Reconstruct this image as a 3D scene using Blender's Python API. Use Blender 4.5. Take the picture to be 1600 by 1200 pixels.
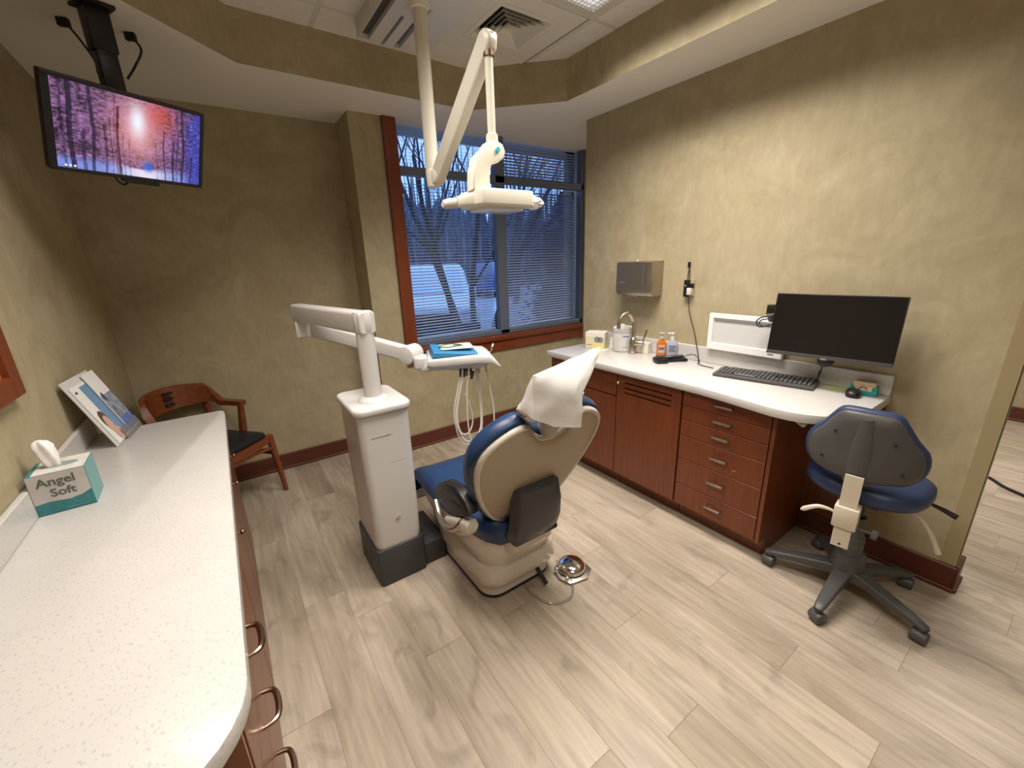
import bpy, bmesh, math, random
from mathutils import Vector, Matrix, noise
random.seed(7)
for _o in list(bpy.data.objects): bpy.data.objects.remove(_o)
SC = bpy.context.scene
COL = SC.collection
PI = math.pi
R = math.radians

# ------------------------------------------------------------------ camera
def camera():
    yaw, pitch, roll, f = 0.6030, 0.2925, -0.0347, 641.7
    fw = Vector((math.sin(yaw), math.cos(yaw), 0)); r = Vector((math.cos(yaw), -math.sin(yaw), 0)); u = Vector((0, 0, 1))
    f2 = fw*math.cos(pitch) - u*math.sin(pitch); u2 = u*math.cos(pitch) + fw*math.sin(pitch)
    r3 = r*math.cos(roll) + u2*math.sin(roll); u3 = u2*math.cos(roll) - r*math.sin(roll)
    cd = bpy.data.cameras.new('camera'); cd.sensor_width = 36; cd.sensor_fit = 'HORIZONTAL'
    cd.lens = f/1600*36; cd.clip_start = 0.02; cd.clip_end = 200
    co = bpy.data.objects.new('camera', cd); COL.objects.link(co)
    m = Matrix((r3, u3, -f2)).transposed().to_4x4(); m.translation = (0, 0, 1.55)
    co.matrix_world = m; SC.camera = co
camera()

# ------------------------------------------------------------------ world, lights, exposure
SC.view_settings.view_transform = 'Standard'; SC.view_settings.look = 'None'
SC.view_settings.gamma = 1; SC.view_settings.use_curve_mapping = False
SC.view_settings.exposure = 0.08
W_ = bpy.data.worlds.new('world'); SC.world = W_; W_.use_nodes = True
_bg = W_.node_tree.nodes['Background']; _bg.inputs[0].default_value = (0.32, 0.52, 1.0, 1); _bg.inputs[1].default_value = 1.7
LIGHTC = (1.0, 0.93, 0.855)
def area(name, x, y, z, sx, sy, power, spread=130, color=LIGHTC):
    l = bpy.data.lights.new(name, 'AREA'); l.shape = 'RECTANGLE'; l.size = sx; l.size_y = sy
    l.energy = power; l.color = color; l.spread = R(spread)
    o = bpy.data.objects.new(name, l); COL.objects.link(o); o.location = (x, y, z); return o
LZ = 2.775
TROFFERS = [(1.645, 1.33, 42), (0.37, 1.31, 24), (0.37, -0.56, 17)]  # last entry: weak fill added out of view behind the camera
for x, y, p in TROFFERS: area('ceiling_lamp', x, y, LZ, .52, 1.12, p)
area('hall_fill', 4.2, 0.3, 2.52, .52, 1.12, 34)  # both hall lamps are unseen, added to light the next bay
area('hall_fill', 4.2, 2.0, 2.52, .52, 1.12, 14)

# ------------------------------------------------------------------ materials
MATS = {}
def mat(name, col, rough=.5, metal=0., spec=.5, bump=None, var=None, coat=0., trans=0., ior=1.45, emit=None, alpha=None):
    """bump=(scale, strength)  var=(scale, amount, stretch(xyz))"""
    if name in MATS: return MATS[name]
    m = bpy.data.materials.new(name); m.use_nodes = True; nt = m.node_tree; N = nt.nodes; L = nt.links
    b = N['Principled BSDF']; MATS[name] = m
    b.inputs['Base Color'].default_value = (*col, 1); b.inputs['Roughness'].default_value = rough
    b.inputs['Metallic'].default_value = metal; b.inputs['Specular IOR Level'].default_value = spec
    b.inputs['Coat Weight'].default_value = coat; b.inputs['Transmission Weight'].default_value = trans
    b.inputs['IOR'].default_value = ior
    if emit: b.inputs['Emission Color'].default_value = (*emit[0], 1); b.inputs['Emission Strength'].default_value = emit[1]
    tc = N.new('ShaderNodeTexCoord')
    if var:
        mp = N.new('ShaderNodeMapping'); mp.inputs['Scale'].default_value = var[2] if len(var) > 2 else (1, 1, 1)
        nz = N.new('ShaderNodeTexNoise'); nz.inputs['Scale'].default_value = var[0]; nz.inputs['Detail'].default_value = 6
        L.new(tc.outputs['Object'], mp.inputs[0]); L.new(mp.outputs[0], nz.inputs['Vector'])
        mx = N.new('ShaderNodeMix'); mx.data_type = 'RGBA'; a = var[1]
        mx.inputs[6].default_value = (*[c*(1-a) for c in col], 1); mx.inputs[7].default_value = (*[min(1, c*(1+a)) for c in col], 1)
        rm = N.new('ShaderNodeMapRange'); rm.inputs[1].default_value = .3; rm.inputs[2].default_value = .7
        L.new(nz.outputs[0], rm.inputs[0]); L.new(rm.outputs[0], mx.inputs[0]); L.new(mx.outputs[2], b.inputs['Base Color'])
    if bump:
        n2 = N.new('ShaderNodeTexNoise'); n2.inputs['Scale'].default_value = bump[0]; n2.inputs['Detail'].default_value = 3
        bp = N.new('ShaderNodeBump'); bp.inputs['Strength'].default_value = bump[1]; bp.inputs['Distance'].default_value = .002
        L.new(tc.outputs['Object'], n2.inputs['Vector']); L.new(n2.outputs[0], bp.inputs['Height']); L.new(bp.outputs[0], b.inputs['Normal'])
    return m

def mat_wall():
    m = bpy.data.materials.new('wallpaper'); m.use_nodes = True; N = m.node_tree.nodes; L = m.node_tree.links; b = N['Principled BSDF']
    g = N.new('ShaderNodeNewGeometry')
    n1 = N.new('ShaderNodeTexNoise'); n1.inputs['Scale'].default_value = 3.2; n1.inputs['Detail'].default_value = 7; n1.inputs['Roughness'].default_value = .62; n1.inputs['Distortion'].default_value = 1.2
    n2 = N.new('ShaderNodeTexNoise'); n2.inputs['Scale'].default_value = 38; n2.inputs['Detail'].default_value = 3
    mp = N.new('ShaderNodeMapping'); mp.inputs['Scale'].default_value = (1, 1, .35)
    L.new(g.outputs['Position'], n1.inputs['Vector']); L.new(g.outputs['Position'], mp.inputs[0]); L.new(mp.outputs[0], n2.inputs['Vector'])
    r1 = N.new('ShaderNodeValToRGB'); e = r1.color_ramp.elements
    e[0].position = .33; e[0].color = (.362, .300, .182, 1); e[1].position = .68; e[1].color = (.442, .378, .245, 1)
    L.new(n1.outputs[0], r1.inputs[0])
    r2 = N.new('ShaderNodeMapRange'); r2.inputs[1].default_value = .3; r2.inputs[2].default_value = .7; r2.inputs[3].default_value = .95; r2.inputs[4].default_value = 1.05
    L.new(n2.outputs[0], r2.inputs[0])
    vm = N.new('ShaderNodeVectorMath'); vm.operation = 'SCALE'; L.new(r1.outputs[0], vm.inputs[0]); L.new(r2.outputs[0], vm.inputs['Scale'])
    L.new(vm.outputs[0], b.inputs['Base Color']); b.inputs['Roughness'].default_value = .62; b.inputs['Specular IOR Level'].default_value = .3
    bp = N.new('ShaderNodeBump'); bp.inputs['Strength'].default_value = .12; bp.inputs['Distance'].default_value = .001
    L.new(n2.outputs[0], bp.inputs['Height']); L.new(bp.outputs[0], b.inputs['Normal']); return m
def mat_plank():
    m = bpy.data.materials.new('plank_vinyl'); m.use_nodes = True; N = m.node_tree.nodes; L = m.node_tree.links; b = N['Principled BSDF']
    g = N.new('ShaderNodeNewGeometry'); oi = N.new('ShaderNodeObjectInfo')
    ad = N.new('ShaderNodeVectorMath'); ad.operation = 'ADD'
    cb = N.new('ShaderNodeCombineXYZ'); ml = N.new('ShaderNodeMath'); ml.operation = 'MULTIPLY'; ml.inputs[1].default_value = 57.0
    L.new(oi.outputs['Random'], ml.inputs[0]); L.new(ml.outputs[0], cb.inputs[2]); L.new(g.outputs['Position'], ad.inputs[0]); L.new(cb.outputs[0], ad.inputs[1])
    def nz(scale, sx, sy, det=6, dist=0.):
        mp = N.new('ShaderNodeMapping'); mp.inputs['Scale'].default_value = (sx, sy, 1); L.new(ad.outputs[0], mp.inputs[0])
        n = N.new('ShaderNodeTexNoise'); n.inputs['Scale'].default_value = scale; n.inputs['Detail'].default_value = det; n.inputs['Distortion'].default_value = dist
        L.new(mp.outputs[0], n.inputs['Vector']); return n
    n1 = nz(2.2, 2.2, .55, 7, .6); n2 = nz(9, 5, .35, 6, .4); n3 = nz(4, 1.5, .8, 8, 1.5)
    r1 = N.new('ShaderNodeValToRGB'); e = r1.color_ramp.elements
    e[0].position = .30; e[0].color = (.305, .245, .176, 1); e[1].position = .68; e[1].color = (.460, .385, .302, 1); L.new(n1.outputs[0], r1.inputs[0])
    r2 = N.new('ShaderNodeMapRange'); r2.inputs[1].default_value = .32; r2.inputs[2].default_value = .68; r2.inputs[3].default_value = .82; r2.inputs[4].default_value = 1.08; L.new(n2.outputs[0], r2.inputs[0])
    r3 = N.new('ShaderNodeMapRange'); r3.inputs[1].default_value = .55; r3.inputs[2].default_value = .72; r3.inputs[3].default_value = 1.03; r3.inputs[4].default_value = .76; L.new(n3.outputs[0], r3.inputs[0])
    r4 = N.new('ShaderNodeMapRange'); r4.inputs[3].default_value = .97; r4.inputs[4].default_value = 1.03; L.new(oi.outputs['Random'], r4.inputs[0])
    m1 = N.new('ShaderNodeMath'); m1.operation = 'MULTIPLY'; m2 = N.new('ShaderNodeMath'); m2.operation = 'MULTIPLY'
    L.new(r2.outputs[0], m1.inputs[0]); L.new(r3.outputs[0], m1.inputs[1]); L.new(m1.outputs[0], m2.inputs[0]); L.new(r4.outputs[0], m2.inputs[1])
    vm = N.new('ShaderNodeVectorMath'); vm.operation = 'SCALE'; L.new(r1.outputs[0], vm.inputs[0]); L.new(m2.outputs[0], vm.inputs['Scale'])
    L.new(vm.outputs[0], b.inputs['Base Color']); b.inputs['Roughness'].default_value = .38; b.inputs['Specular IOR Level'].default_value = .35
    bp = N.new('ShaderNodeBump'); bp.inputs['Strength'].default_value = .12; bp.inputs['Distance'].default_value = .001
    L.new(n2.outputs[0], bp.inputs['Height']); L.new(bp.outputs[0], b.inputs['Normal']); return m
def mat_quartz():
    m = bpy.data.materials.new('quartz'); m.use_nodes = True; N = m.node_tree.nodes; L = m.node_tree.links; b = N['Principled BSDF']
    g = N.new('ShaderNodeNewGeometry'); mp = N.new('ShaderNodeMapping'); mp.inputs['Scale'].default_value = (1, .55, 1); mp.inputs['Rotation'].default_value = (0, 0, .5)
    L.new(g.outputs['Position'], mp.inputs[0])
    n = N.new('ShaderNodeTexNoise'); n.inputs['Scale'].default_value = 200; n.inputs['Detail'].default_value = 2; L.new(mp.outputs[0], n.inputs['Vector'])
    r = N.new('ShaderNodeValToRGB'); e = r.color_ramp.elements
    e[0].position = .345; e[0].color = (.455, .44, .415, 1); e[1].position = .40; e[1].color = (.570, .550, .525, 1); L.new(n.outputs[0], r.inputs[0])
    n2 = N.new('ShaderNodeTexNoise'); n2.inputs['Scale'].default_value = 7; L.new(g.outputs['Position'], n2.inputs['Vector'])
    r2 = N.new('ShaderNodeMapRange'); r2.inputs[3].default_value = .93; r2.inputs[4].default_value = 1.05; L.new(n2.outputs[0], r2.inputs[0])
    vm = N.new('ShaderNodeVectorMath'); vm.operation = 'SCALE'; L.new(r.outputs[0], vm.inputs[0]); L.new(r2.outputs[0], vm.inputs['Scale'])
    L.new(vm.outputs[0], b.inputs['Base Color']); b.inputs['Roughness'].default_value = .28; return m
def mat_wood(name, c0, c1, axis=2, scale=7., rough=.34):
    m = bpy.data.materials.new(name); m.use_nodes = True; N = m.node_tree.nodes; L = m.node_tree.links; b = N['Principled BSDF']
    g = N.new('ShaderNodeTexCoord'); mp = N.new('ShaderNodeMapping'); s = [6, 6, 6]; s[axis] = .45; mp.inputs['Scale'].default_value = s
    L.new(g.outputs['Object'], mp.inputs[0])
    n = N.new('ShaderNodeTexNoise'); n.inputs['Scale'].default_value = scale; n.inputs['Detail'].default_value = 5; n.inputs['Distortion'].default_value = .5; L.new(mp.outputs[0], n.inputs['Vector'])
    r = N.new('ShaderNodeValToRGB'); e = r.color_ramp.elements
    e[0].position = .3; e[0].color = (*c0, 1); e[1].position = .7; e[1].color = (*c1, 1); L.new(n.outputs[0], r.inputs[0])
    L.new(r.outputs[0], b.inputs['Base Color']); b.inputs['Roughness'].default_value = rough; b.inputs['Coat Weight'].default_value = .15; return m
WALL = mat_wall(); PLANK = mat_plank(); QUARTZ = mat_quartz()
CHERRY = mat_wood('cherry_veneer', (.135, .032, .009), (.185, .046, .013))
CHERRYD = mat_wood('cherry_trim', (.080, .017, .008), (.118, .025, .010), rough=.5, axis=1)
CHERRYX = mat_wood('cherry_trim_x', (.080, .017, .008), (.118, .025, .010), rough=.5, axis=0)
CHERRYV = mat_wood('cherry_casing', (.15, .030, .010), (.21, .045, .014), axis=2)
CHERRYS = mat_wood('cherry_sill', (.16, .034, .011), (.22, .050, .015), axis=0)
CHAIRW = mat_wood('chair_wood', (.15, .036, .011), (.23, .060, .018), axis=0, rough=.3)
SOFFIT = mat('soffit_paint', (.82, .785, .72), .8, bump=(60, .05))
TILE = mat('ceiling_tile', (.74, .705, .64), .9, bump=(180, .35), var=(30, .03))
TBAR = mat('tbar', (.62, .59, .53), .5)
GAPM = mat('floor_joint', (.27, .225, .165), .8)
WHITEP = mat('white_plastic', (.64, .625, .60), .28)
CREAMP = mat('cream_plastic', (.60, .55, .48), .25, coat=.15)
TANP = mat('tan_shell', (.40, .33, .235), .5, bump=(400, .05))
PAPER = mat('paper', (.76, .745, .72), .75, bump=(25, .2))
VINYL = mat('blue_vinyl', (.012, .035, .095), .36, bump=(300, .06), var=(12, .12))
STOOLV = mat('stool_vinyl', (.026, .042, .105), .42, bump=(300, .06))
DGREY = mat('dark_grey_plastic', (.055, .052, .052), .4, bump=(400, .08))
MGREY = mat('mid_grey_plastic', (.072, .069, .066), .42, bump=(300, .08))
PLINTH = mat('plinth_grey', (.045, .045, .047), .45, bump=(300, .08))
CHROME = mat('chrome', (.80, .79, .77), .07, metal=1)
NICKEL = mat('nickel', (.50, .43, .33), .28, metal=1)
STEEL = mat('brushed_steel', (.46, .42, .36), .35, metal=1, var=(40, .06, (1, 1, 12)))
BRONZE = mat('bronze_pull', (.33, .23, .17), .25, metal=1)
BLACKP = mat('black_plastic', (.010, .009, .009), .38)
BLACKG = mat('black_screen', (.010, .008, .008), .22, spec=.3)
KEYC = mat('key_grey', (.075, .072, .070), .42)
RUBBER = mat('rubber', (.018, .017, .017), .6)
TUBEM = mat('hose_ivory', (.74, .70, .60), .4)
CLEART = mat('clear_tube', (.75, .72, .68), .12, trans=.85)
ALUM = mat('aluminium_daylight_tint', (.16, .19, .26), .45, metal=.3)  # cool daylight tint mixed into the frame's base colour
SLAT = mat('blind_slat_daylight_tint', (.36, .46, .70), .45)  # blue of the daylight is painted into the slat colour
SEATB = mat('seat_black', (.012, .013, .018), .45, bump=(200, .1))
BEIGEM = mat('beige_metal', (.60, .54, .43), .35)
def mat_glass():
    m = bpy.data.materials.new('window_glass'); m.use_nodes = True; N = m.node_tree.nodes; L = m.node_tree.links
    N.remove(N['Principled BSDF']); o = N['Material Output']
    t = N.new('ShaderNodeBsdfTransparent'); t.inputs[0].default_value = (.90, .94, .97, 1)
    g = N.new('ShaderNodeBsdfGlossy'); g.inputs['Roughness'].default_value = .02; fr = N.new('ShaderNodeFresnel'); fr.inputs[0].default_value = 1.45
    mx = N.new('ShaderNodeMixShader'); L.new(fr.outputs[0], mx.inputs[0]); L.new(t.outputs[0], mx.inputs[1]); L.new(g.outputs[0], mx.inputs[2]); L.new(mx.outputs[0], o.inputs[0]); return m
GLASS = mat_glass()

# ------------------------------------------------------------------ mesh builder
class MB:
    def __init__(s): s.bm = bmesh.new()
    def merge(s, b2, M=None):
        if M is not None: bmesh.ops.transform(b2, matrix=M, verts=b2.verts)
        me = bpy.data.meshes.new('tmp'); b2.to_mesh(me); b2.free(); s.bm.from_mesh(me); bpy.data.meshes.remove(me); return s
    def box(s, x0, x1, y0, y1, z0, z1, bev=0., seg=2, M=None):
        b = bmesh.new(); bmesh.ops.create_cube(b, size=1)
        bmesh.ops.transform(b, matrix=Matrix.Translation(((x0+x1)/2, (y0+y1)/2, (z0+z1)/2)) @ Matrix.Diagonal((abs(x1-x0), abs(y1-y0), abs(z1-z0), 1)), verts=b.verts)
        if bev: bmesh.ops.bevel(b, geom=b.edges[:], offset=bev, segments=seg, affect='EDGES', profile=.5)
        return s.merge(b, M)
    def prism(s, pts, a, bb, axis=2, bev=0., seg=2, M=None, bevall=False):
        """polygon in the plane normal to axis. axis 2: (x,y); axis 0: (y,z); axis 1: (x,z)"""
        b = bmesh.new()
        def P(p, h): return (p[0], p[1], h) if axis == 2 else ((h, p[0], p[1]) if axis == 0 else (p[0], h, p[1]))
        v0 = [b.verts.new(P(p, a)) for p in pts]; v1 = [b.verts.new(P(p, bb)) for p in pts]
        f0 = b.faces.new(v0); f1 = b.faces.new(v1[::-1]); n = len(pts)
        for i in range(n): b.faces.new((v0[i], v1[i], v1[(i+1) % n], v0[(i+1) % n]))
        bmesh.ops.recalc_face_normals(b, faces=b.faces[:])
        if bev:
            ed = list(set(f0.edges[:]+f1.edges[:])) if not bevall else b.edges[:]
            bmesh.ops.bevel(b, geom=ed, offset=bev, segments=seg, affect='EDGES', profile=.5)
        return s.merge(b, M)
    def loft(s, rings, cap=True, close=True, M=None):
        b = bmesh.new(); V = [[b.verts.new(p) for p in r] for r in rings]; n = len(rings[0])
        for i in range(len(V)-1):
            for j in range(n if close else n-1):
                k = (j+1) % n
                try: b.faces.new((V[i][j], V[i][k], V[i+1][k], V[i+1][j]))
                except ValueError: pass
        if cap and close: b.faces.new(V[0][::-1]); b.faces.new(V[-1])
        bmesh.ops.recalc_face_normals(b, faces=b.faces[:]); return s.merge(b, M)
    def tube(s, pts, r, seg=8, rr=None, M=None):
        pts = [Vector(p) for p in pts]; rings = []; up = Vector((.13, .31, .94)).normalized()
        t0 = (pts[1]-pts[0]).normalized(); n = t0.orthogonal().normalized()
        for i, p in enumerate(pts):
            t = (pts[min(i+1, len(pts)-1)] - pts[max(i-1, 0)]).normalized()
            n = (n - t*n.dot(t)).normalized(); bt = t.cross(n); q = rr[i] if rr else r
            rings.append([p + (n*math.cos(a)+bt*math.sin(a))*q for a in [2*PI*k/seg for k in range(seg)]])
        return s.loft(rings, M=M)
    def cyl(s, p0, p1, r, r2=None, seg=20, bev=0., M=None):
        p0 = Vector(p0); p1 = Vector(p1); r2 = r if r2 is None else r2
        if not bev: return s.tube([p0, p1], r, seg, [r, r2], M)
        t = (p1-p0).normalized(); return s.tube([p0, p0+t*bev*.3, p0+t*bev, p1-t*bev, p1-t*bev*.3, p1], r, seg, [r-bev, r-bev*.3, r, r2, r2-bev*.3, r2-bev], M)
    def lathe(s, prof, c=(0, 0, 0), seg=28, M=None):
        rings = [[(c[0]+r*math.cos(a), c[1]+r*math.sin(a), c[2]+z) for a in [2*PI*k/seg for k in range(seg)]] for r, z in prof]
        return s.loft([[tuple(p) for p in r] for r in rings], M=M)
    def sphere(s, c, r, sc=(1, 1, 1), seg=16, M=None):
        b = bmesh.new(); bmesh.ops.create_uvsphere(b, u_segments=seg, v_segments=max(6, seg*2//3), radius=r)
        bmesh.ops.transform(b, matrix=Matrix.Translation(c) @ Matrix.Diagonal((*sc, 1)), verts=b.verts); return s.merge(b, M)
    def mesh(s, name, ang=35):
        b = s.bm; bmesh.ops.remove_doubles(b, verts=b.verts, dist=1e-6)
        for f in b.faces: f.smooth = True
        ca = R(ang)
        for e in b.edges:
            if len(e.link_faces) == 2:
                if e.calc_face_angle(0) > ca: e.smooth = False
            else: e.smooth = False
        me = bpy.data.meshes.new(name); b.to_mesh(me); b.free(); return me
WM = {}
def thing(name, label, cat, loc=(0, 0, 0), rz=0., group=None, rot=None):
    o = bpy.data.objects.new(name, None); COL.objects.link(o); o.empty_display_size = .05
    o.location = loc; o.rotation_euler = rot if rot else (0, 0, rz)
    WM[o.name] = Matrix.LocRotScale(Vector(loc), o.rotation_euler, None)
    o['label'] = label; o['category'] = cat
    if group: o['group'] = group
    return o
def obj(name, mb, material, parent=None, world=False, label=None, ang=35, kind=None, center=True):
    """one mesh object; world=True: the builder holds world coordinates"""
    me = mb.mesh(name, ang) if isinstance(mb, MB) else mb
    if material: me.materials.append(material)
    o = bpy.data.objects.new(name, me); COL.objects.link(o)
    if parent:
        o.parent = parent; WM[o.name] = WM[parent.name].copy()
        if world: me.transform(WM[parent.name].inverted())
    else: WM[o.name] = Matrix.Identity(4)
    if label: o['label'] = label
    if kind: o['kind'] = kind
    return o
def solo(name, mb, material, label, cat, loc=None, group=None, ang=35):
    o = obj(name, mb, material, ang=ang); o['label'] = label; o['category'] = cat
    if group: o['group'] = group
    if loc is not None:
        o.data.transform(Matrix.Translation(-Vector(loc))); o.location = loc; WM[o.name] = Matrix.Translation(loc)
    return o
def struct(name, mb, material, ang=35): return obj(name, mb, material, ang=ang, kind='structure')
def inst(src, parent, loc=None, rz=0., name=None, M=None):
    c = src.copy(); COL.objects.link(c); c.parent = parent
    if loc is not None: c.location = loc
    if rz: c.rotation_euler = (0, 0, rz)
    return c
def rrect(w, d, r, n=5, cx=0, cy=0):
    pts = []
    for sx, sy, a0 in ((1, 1, 0), (-1, 1, 90), (-1, -1, 180), (1, -1, 270)):
        for k in range(n+1):
            a = R(a0+90*k/n); pts.append((cx+sx*(w/2-r)+r*math.cos(a), cy+sy*(d/2-r)+r*math.sin(a)))
    return pts
def bez(P, n=24):
    """catmull-rom through points"""
    P = [Vector(p) for p in P]; Q = [P[0]*2-P[1]]+P+[P[-1]*2-P[-2]]; out = []
    seg = len(P)-1; m = max(2, n//seg)
    for i in range(seg):
        for k in range(m):
            t = k/m; a, b, c, d = Q[i:i+4]
            out.append(.5*((2*b)+(-a+c)*t+(2*a-5*b+4*c-d)*t*t+(-a+3*b-3*c+d)*t**3))
    out.append(P[-1]); return out
def text(name, body, size, M, material, parent, world=True, depth=.0004, bold=0.):
    cu = bpy.data.curves.new('txt', 'FONT'); cu.body = body; cu.size = size; cu.extrude = depth; cu.align_x = 'CENTER'; cu.align_y = 'CENTER'; cu.resolution_u = 3; cu.offset = bold
    o = bpy.data.objects.new('txt', cu); COL.objects.link(o); bpy.context.view_layer.update()
    me = bpy.data.meshes.new_from_object(o.evaluated_get(bpy.context.evaluated_depsgraph_get()))
    bpy.data.objects.remove(o); me.transform(M); me.materials.clear()
    return obj(name, me, material, parent, world)
def axes(o, x, y):
    """matrix whose local x,y map on the given world directions, origin o"""
    x = Vector(x).normalized(); y = Vector(y).normalized(); z = x.cross(y).normalized(); y = z.cross(x)
    m = Matrix((x, y, z)).transposed().to_4x4(); m.translation = o; return m

# ------------------------------------------------------------------ setting
XL, XR, XR2, YW, YA, ZS, ZT, XC = -.576, 2.54, 2.66, 3.206, 3.525, 2.549, 2.79, .94
YR, XF = -1.7, 5.72
fl = struct('floor', MB().box(XL-.1, XF+.1, YR-.1, YA+.1, -.05, -.0015), GAPM)
# planks run towards the window wall
pw, pl = .18, 1.22
plank_me = MB().box(-pw/2+.0004, pw/2-.0004, -pl/2+.0007, pl/2-.0007, -.004, 0, .0004, 1).mesh('plank')
plank_me.materials.append(PLANK)
col0 = int(math.floor((XL-.02-1.129)/pw)); phase = {0: .916, 2: .418, 3: .806}
k = col0
while 1.129+k*pw < XF+.05:
    x = 1.129+(k+.5)*pw; ph = phase.get(k, random.random()*pl); y = ph - math.ceil((ph-YR)/pl)*pl + pl/2
    while y-pl/2 < YA+.02:
        p = bpy.data.objects.new('plank', plank_me); COL.objects.link(p); p.parent = fl; p.location = (x, y, 0); y += pl
    k += 1
struct('wall_left', MB().box(XL-.1, XL, YR-.1, YA+.1, -.02, 2.9), WALL)
struct('wall_far', MB().box(XL-.1, XC, YA, YA+.1, -.02, 2.9), WALL)
struct('wall_rear', MB().box(XL-.1, XF+.1, YR-.1, YR, -.02, 2.9), WALL)
struct('wall_hall', MB().box(XF, XF+.1, YR-.1, YW+.2, -.02, 2.9), WALL)
# window wall with the opening 1.262..3.17
WX0, WX1, WZ0, WZ1 = 1.262, 3.17, .86, 2.56
w = MB().box(XC, WX0, YW, YA+.1, -.02, 2.9).box(WX0, WX1, YW, YA, -.02, WZ0).box(WX1, 3.9, YW, YA, -.02, 2.9).box(3.9, 5.3, YW, YA, -.02, .86).box(5.3, XF+.1, YW, YA, -.02, 2.9).box(WX0, 5.3, YW, YA, WZ1, 2.9)
struct('wall_window', w, WALL)
ceil = struct('ceiling', MB().box(XL-.1, XF+.1, YR-.1, YA+.1, 2.86, 2.92), TILE)
# soffit ring
oc = [(2.142, 2.35), (1.664, 2.81), (.30, 2.785), (-.18, 2.325), (-.18, -1.0), (.1, -1.3), (1.9, -1.3), (2.142, -1.0)]
b = bmesh.new(); ox0, ox1, oy0, oy1 = XL-.08, XF+.08, YR-.08, YA+.08
outer = [(ox1, oy1), (1.9, oy1), (.0, oy1), (ox0, oy1), (ox0, oy0), (.1, oy0), (1.9, oy0), (ox1, oy0)]
for zz in (ZS, 2.60):
    A = [b.verts.new((*p, zz)) for p in oc]; B = [b.verts.new((*p, zz)) for p in outer]
    for i in range(8): b.faces.new((A[i], A[(i+1) % 8], B[(i+1) % 8], B[i]))
bmesh.ops.recalc_face_normals(b, faces=b.faces[:])
struct('ceiling_soffit', MB().merge(b), SOFFIT)
m = MB()
def off(i):  # outward offset octagon
    cx, cy = 1.0, .7; p = oc[i % 8]; d = Vector((p[0]-cx, p[1]-cy)); d.normalize(); return (p[0]+d.x*.04, p[1]+d.y*.04)
for i in range(8):
    p, q = oc[i], oc[(i+1) % 8]
    m.prism([p, q, off(i+1), off(i)], ZS+.0005, 2.855, 2)
struct('wall_tray', m, WALL)
# suspended ceiling: tiles and bars
gx = [.04-.0, .679, 1.314, 1.955, 2.59]; gx = [-.595]+gx; gy = [3.185, 2.562, 1.94, 1.315, .69, .065, -.56, -1.185, -1.81]
LC = set()
for i in range(len(gx)-1):
    for j in range(len(gy)-1):
        x0, x1, y1, y0 = gx[i], gx[i+1], gy[j], gy[j+1]; cx = (x0+x1)/2; cy = (y0+y1)/2
        if any(abs(cx-t[0]) < .33 and abs(cy-t[1]) < .63 for t in TROFFERS): continue
        if i == 3 and j == 1: continue
        o = obj('ceiling_tile', MB().box(x0+.013, x1-.013, y0+.013, y1-.013, ZT-.001, ZT+.012, .002, 1), TILE, ceil)
for x in gx: obj('grid_bar', MB().box(x-.013, x+.013, -1.35, 2.87, ZT+.001, ZT+.01), TBAR, ceil)
for y in gy[1:-1]: obj('grid_bar', MB().box(-.25, 2.2, y-.013, y+.013, ZT+.0015, ZT+.0105), TBAR, ceil)
# partition on the right with the counter
struct('wall_right', MB().box(XR, XR2, .134, 2.566, 0, ZS+.03), WALL)
def base(name, pts, n, m):
    """baseboard along a wall segment; n = outward normal (2d)"""
    (x0, y0), (x1, y1) = pts; mb = MB(); t = .016
    for a, z0, z1 in ((t, .0, .128), (t+.010, .0, .02)):
        xs = sorted((x0, x1, x0+n[0]*a, x1+n[0]*a)); ys = sorted((y0, y1, y0+n[1]*a, y1+n[1]*a))
        mb.box(xs[0], xs[-1], ys[0], ys[-1], z0, z1, .004, 1)
    return struct(name, mb, m)
base('baseboard_far', ((XL, YA), (XC, YA)), (0, -1), CHERRYX)
base('baseboard_window', ((XC, YW), (XF, YW)), (0, -1), CHERRYX)
base('baseboard_column', ((XC, YW), (XC, YA)), (-1, 0), CHERRYD)
base('baseboard_left', ((XL, YR), (XL, YA)), (1, 0), CHERRYD)
base('baseboard_right', ((XR, .118), (XR, .76)), (-1, 0), CHERRYD)
base('baseboard_hall', ((XF, YR), (XF, YW)), (-1, 0), CHERRYD)
base('baseboard_end', ((XR-.016, .134), (XR2+.016, .134)), (0, -1), CHERRYX)
base('baseboard_partition', ((XR2, .118), (XR2, 2.58)), (1, 0), CHERRYD)
GUARD = mat('corner_guard', (.34, .27, .15), .4)
struct('trim_1', MB().box(XR-.004, XR+.0, .130, .185, .13, ZS-.01, .001, 1).box(XR-.004, XR+.05, .130, .134, .13, ZS-.01, .001, 1), GUARD)
# window casing, sill, apron
wd = thing('window_1', 'x', 'window'); del wd['label']; del wd['category']; wd['kind'] = 'structure'
def wpart(n, mb, m, par=None, **k): return obj(n, mb, m, par or wd, world=True, **k)
wpart('casing', MB().box(1.165, WX0+.004, YW-.026, YW+.02, .745, ZS-.001, .004, 1), CHERRYV)
wpart('casing', MB().box(3.098, 3.185, YW-.024, YW-.0005, .73, .86, .004, 1), CHERRYV)
wpart('sill', MB().box(WX0+.002, WX1, YW-.05, YW+.07, .842, .884, .006, 2), CHERRYS)
wpart('apron', MB().box(WX0+.004, 3.097, YW-.024, YW, .742, .842, .004, 1), CHERRYS)
FY0, FY1 = YW+.02, YW+.09
fr = MB().box(WX0, WX1, FY0, FY1, .884, .925, .004, 1).box(WX0, WX1, FY0, FY1, 2.19, 2.248, .004, 1).box(2.118, 2.22, FY0, FY1, .885, 2.56, .006, 1)
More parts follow.
